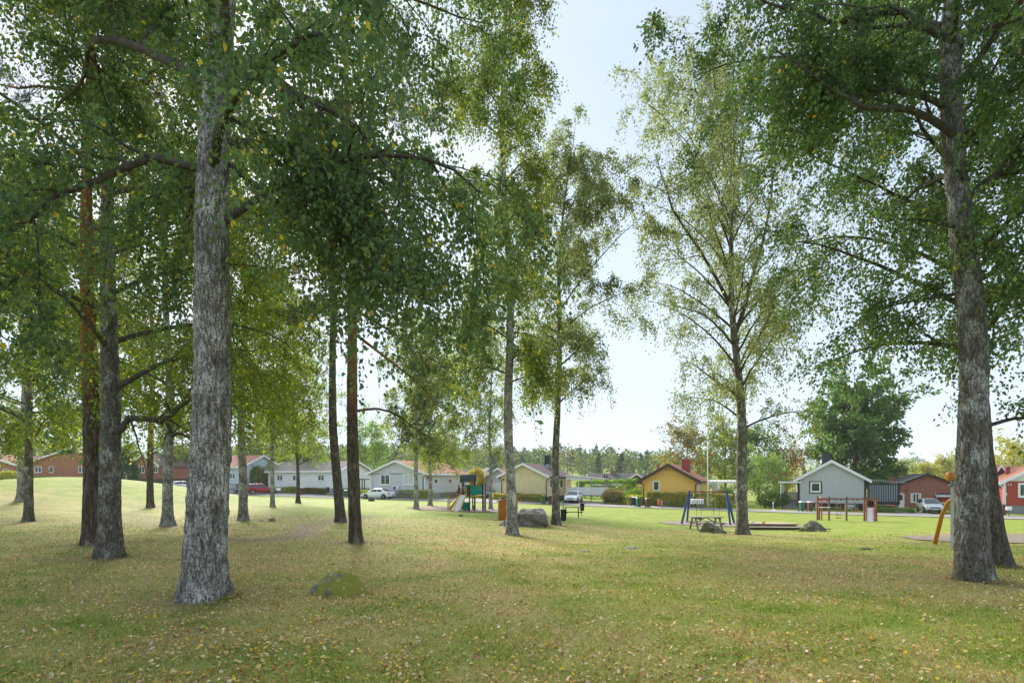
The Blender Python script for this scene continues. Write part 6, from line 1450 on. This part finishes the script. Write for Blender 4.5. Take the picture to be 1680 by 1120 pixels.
# bench beside the bins
t = thing('park_bench', 'dark wooden park bench behind the black litter bin', 'bench', G(936, 24), R(8)); W9 = mat('dark_bench_wood', (.07, .052, .04), .8, var=.2)
for k in range(4): MB().box(-.55, .75, -.25 + k * .125, -.135 + k * .125, .70, .74).build('top_plank', W9, t)
for k in range(2): MB().box(-.5, .72, -.62 + k * .12, -.51 + k * .12, .41, .45).build('seat_plank', W9, t)
for x in (-.35, .55):
    MB().bar((x, .0, .0), (x, .0, .70), .06, .06).build('leg', M_DKGREY, t); MB().bar((x, 0, .36), (x, -.6, .39), .05, .05).build('seat_bracket', M_DKGREY, t)

# sandpit
S_ = 28.5; x0_, y0_, z0_ = G(1268, S_); t = thing('sandpit', 'low timber framed sandpit with plastic toys inside', 'sandpit', (x0_, y0_, z0_), R(-6)); BR = mat('sandpit_board', (.17, .115, .075), .85, var=.25, scale=4)
for y in (-.95, .95): MB().box(-1.6, 1.6, y - .06, y + .06, -.1, .14).build('board', BR, t, bevel=.01)
for x in (-1.6, 1.6): MB().box(x - .06, x + .06, -.885, .885, -.1, .135).build('board', BR, t, bevel=.01)
MB().box(-1.65, 1.72, -1.15, -.85, .145, .18).build('seat_plank', M_WOODG, t, bevel=.005); MB().box(-1.65, 1.72, .85, 1.15, .145, .18).build('seat_plank', BR, t, bevel=.005)
MB().box(-1.53, 1.53, -.88, .88, -.05, .07).build('sand', mat('sand', (.42, .34, .24), .95, var=.15, scale=12, bump=.6), t)
MB().hexa([(1.72, -1.1, .1), (2.9, -.7, -.05), (2.9, -.5, -.05), (1.72, -.8, .1), (1.72, -1.1, .16), (2.9, -.7, .08), (2.9, -.5, .08), (1.72, -.8, .16)]).build('side_board', BR, t)
for nm, lb, dx, dy, cm in (('toy_bucket', 'blue toy bucket on the sandpit edge', 1.35, -1.0, (.03, .2, .55)), ('toy_bucket', 'yellow toy bucket at the back of the sandpit', -.1, .98, (.75, .5, .03)), ('toy_bucket', 'white toy bucket at the back of the sandpit', -.75, .98, (.75, .75, .72))):
    q = thing(nm, lb, 'toy', (x0_ + dx, y0_ + dy, z0_ + .18)); mm = mat('toy_%s' % lb.split()[0], cm, .4); MB().tube([(0, 0, 0), (0, 0, .15)], [.07, .1], 14).build('pail', mm, q); MB().tube([(-.1, 0, .14), (-.05, 0, .21), (.05, 0, .21), (.1, 0, .14)], .008, 6).build('handle', mm, q)
q = thing('toy_shovel', 'white and blue toy shovel lying on the sandpit seat board', 'toy', (x0_ + 1.55, y0_ - 1.05, z0_ + .181)); MB().box(-.03, .3, -.015, .015, .0, .02).build('handle', M_WHITE, q); MB().box(-.16, -.031, -.06, .06, 0, .025).build('blade', mat('toy_blue', (.03, .2, .55), .4), q)

# climbing frame
S_ = 21.0; x0_, y0_, z0_ = G(1389, S_); t = thing('climbing_frame', 'long brown timber climbing frame with red rungs and white slide board', 'climbing frame', (x0_, y0_, z0_))
def U(px, y=0.): return (px - 840) / F * (y0_ + y) - x0_
def Z_(py): return (854 - py) / S_
TIM = mat('brown_timber', (.19, .085, .045), .75, var=.2, scale=4); REDP = mat('red_tube', (.62, .07, .03), .45, var=.08); WBRD = mat('white_board', (.82, .82, .83), .4, var=.03)
posts = [(1341, 0, 815.5), (1360, 0, 816), (1388.8, 0, 816), (1418, 0, 816), (1421.8, .75, 817), (1434.6, .75, 817), (1437.6, 0, 817.5), (1344, .9, 828)]
for px, y, tp in posts:
    q_ = U(px, y); g_ = gz(x0_ + q_, y0_ + y) - z0_; p_ = MB().box(q_ - .055, q_ + .055, y - .055, y + .055, g_ - .15, Z_(tp)).build('post', TIM, t, bevel=.01); MB().box(q_ - .045, q_ + .045, y - .045, y + .045, Z_(tp) + .002, Z_(tp) + .07).build('post_cap', M_BLACK, p_)
for a, b_ in ((1341.6, 1359.4), (1360.6, 1388.2), (1389.4, 1417.4), (1418.6, 1437)): MB().box(U(a), U(b_), -.06, .06, Z_(819), Z_(816.8)).build('beam', TIM, t, bevel=.008)
MB().tube([(U(1351.5), .6, Z_(816.4)), (U(1348.6), .3, Z_(815.6)), (U(1348), 0, Z_(817)), (U(1348), -.02, -.1)], .045, 10).build('fire_pole', REDP, t, smooth=True)
for px in (1342.2, 1357): MB().box(U(px) - .04, U(px) + .04, .0, .06, Z_(823), Z_(819.2)).build('bracket', REDP, t)
MB().box(U(1343.5), U(1358.5), -.02, .02, Z_(819.0) - .05, Z_(819.0) - .005).build('red_bar', REDP, t)
MB().box(U(1342), U(1361.5), -.1, -.062, Z_(832.4), Z_(831)).build('balance_bar', M_WHITE, t)
for k, py in enumerate((825.7, 831.7, 838, 844, 849.8)): MB().box(U(1371.3), U(1379.7), -.03, .03, Z_(py + .5), Z_(py - .5)).build('rung', REDP, t)
rp_ = MB()
for px in (1371.8, 1374.6, 1379.3): rp_.tube([(U(px), 0, Z_(819.2)), (U(px), 0, Z_(850))], .012, 5)
rp_.build('rope', M_GALV, t)
rg = MB()
for px in (1400, 1406.4): rg.tube([(U(px), 0, Z_(819.2)), (U(px), 0, Z_(834))], .012, 5)
rg.build('rope', M_WOODG, t)
for px in (1400, 1406.4): MB().tube([(U(px) + .11 * math.sin(a), 0, Z_(834) - .11 + .11 * math.cos(a)) for a in np.linspace(0, 2 * math.pi, 17)], .014, 6, False).build('ring', REDP, t)
for px in (1371, 1379.6, 1399.5, 1405.8): MB().box(U(px) - .05, U(px) + .05, -.04, .04, Z_(819) - .06, Z_(819) - .003).build('hanger', M_BLACK, t)
for k in range(5):
    z = .25 + k * .28
    MB().tube([(U(1418.4), .03, z), (U(1421.6, .72), .72, z)], .022, 6).build('rung', REDP, t); MB().tube([(U(1434.8, .72), .72, z), (U(1437.4), .03, z)], .022, 6).build('rung', REDP, t)
MB().hexa([(U(1423, -.55), -.55, -.02), (U(1434, -.55), -.55, -.02), (U(1434, -.52), -.52, -.02), (U(1423, -.52), -.52, -.02), (U(1422.8, .55), .55, Z_(833)), (U(1433.8, .55), .55, Z_(833)), (U(1433.8, .58), .58, Z_(833)), (U(1422.8, .58), .58, Z_(833))]).build('slide_board', WBRD, t)
for px in (1422.5, 1434.2): MB().bar((U(px, -.56), -.56, .03), (U(px, .56), .56, Z_(830.5)), .04, .09).build('slide_rail', REDP, t)
MB().box(U(1422, .7), U(1434.6, .7), .69, .73, Z_(820.5), Z_(819.6)).build('red_bar', REDP, t); MB().box(U(1423.5, .9), U(1433.5, .9), .9, .93, Z_(832), Z_(821)).build('dark_panel', M_BLACK, t)

# orange legged swing with galvanised post
ORG = mat('orange_tube', (.50, .20, .02), .4, var=.2, scale=3); YTB = mat('yellow_tube', (.75, .38, .02), .4, var=.1)
x0_, y0_, z0_ = G(1567, 55); t = thing('basket_swing_frame', 'swing frame with galvanised post and curved orange legs behind the stout birch', 'swing', (x0_, y0_, z0_))
MB().box(-.085, .085, -.085, .085, -.2, 2.32).build('post', M_GALV, t, bevel=.012)
MB().tube([(-.23, -.0, 2.18), (-.205, -.0, 2.18), (-.11, -.0, 2.18), (-.088, -.0, 2.18)], [.09, .14, .14, .1], 24).build('end_cap', ORG, t, smooth=True)
ax, ay, _ = G(1532.5, 50); ag = gz(ax, ay)
pts = [(ax - x0_, ay - y0_, ag - z0_ - .1), (ax - x0_ + .12, (ay - y0_) * .9, .9), (ax - x0_ + .2, (ay - y0_) * .8, 1.35), (ax - x0_ + .30, (ay - y0_) * .62, 1.6), (ax - x0_ + .47, (ay - y0_) * .4, 1.78)]
MB().tube(pts, .062, 12).build('leg', ORG, t, smooth=True); MB().tube([pts[-1], (-.12, .05, 1.93), (-.06, 0, 1.96)], .055, 12).build('leg_joint', M_GALV, t, smooth=True)
bx_, by_, _ = G(1621, 46)
MB().tube([(0, 0, 2.2), (bx_ - x0_, by_ - y0_, 2.2)], .06, 12).build('top_bar', M_GALV, t, smooth=True)
for px, s in ((1647.5, 43), (1577, 43)):
    lx_, ly_, lz_ = G(px, s); tx_ = bx_ - x0_; MB().tube([(lx_ - x0_, ly_ - y0_, lz_ - z0_ - .1), (tx_ + (lx_ - x0_ - tx_) * .52, (by_ + ly_) / 2 - y0_, 1.05 + (lz_ - z0_) / 2), (tx_ + .02, by_ - y0_, 2.16)], .055, 12).build('leg', YTB, t, smooth=True)

# orange wooden box
x0_, y0_, z0_ = G(833, 31); t = thing('toy_cabinet', 'orange painted wooden cabinet with sloping lid behind the tall narrow birch', 'cabinet', (x0_, y0_, z0_), R(-6)); OW = clad_mat('orange_boards', (.52, .19, .035), .12, .3)
MB().hexa([(-.46, -.4, .06), (.5, -.4, .06), (.5, .4, .06), (-.46, .4, .06), (-.46, -.4, 1.0), (.5, -.4, 1.22), (.5, .4, 1.22), (-.46, .4, 1.0)]).build('box', OW, t, bevel=.01)
MB().hexa([(-.56, -.46, .985), (.56, -.46, 1.245), (.56, .46, 1.245), (-.56, .46, .985), (-.56, -.46, 1.03), (.56, -.46, 1.29), (.56, .46, 1.29), (-.56, .46, 1.03)]).build('lid', mat('orange_lid', (.45, .15, .03), .7, var=.15), t)
MB().box(-.42, .46, -.36, .36, -.1, .058).build('base', M_DKGREY, t)
MB().box(.505, .52, -.3, .1, .45, .85).build('poster', mat('poster', (.6, .3, .3), .6, color2=(.3, .5, .65), scale=7), t)
# low hedge plants beside driveway stones etc.

# ------------------------------------------------------------------ haze
hzb = MB().box(-1400, 1900, -60, 1750, -14, 95).build('haze', bpy.data.materials.new('haze_air'))
hm = hzb.data.materials[0]; hm.use_nodes = True; t = hm.node_tree; t.nodes.clear()
oo = t.nodes.new('ShaderNodeOutputMaterial'); pv = t.nodes.new('ShaderNodeVolumePrincipled')
pv.inputs['Color'].default_value = (0.86, 0.92, 1.0, 1); pv.inputs['Density'].default_value = 0.00022; pv.inputs['Anisotropy'].default_value = 0.2
t.links.new(pv.outputs[0], oo.inputs['Volume'])
tag(hzb, 'thin pale haze in the air over the whole park', 'haze', kind='stuff')
SC.cycles.volume_bounces = 1
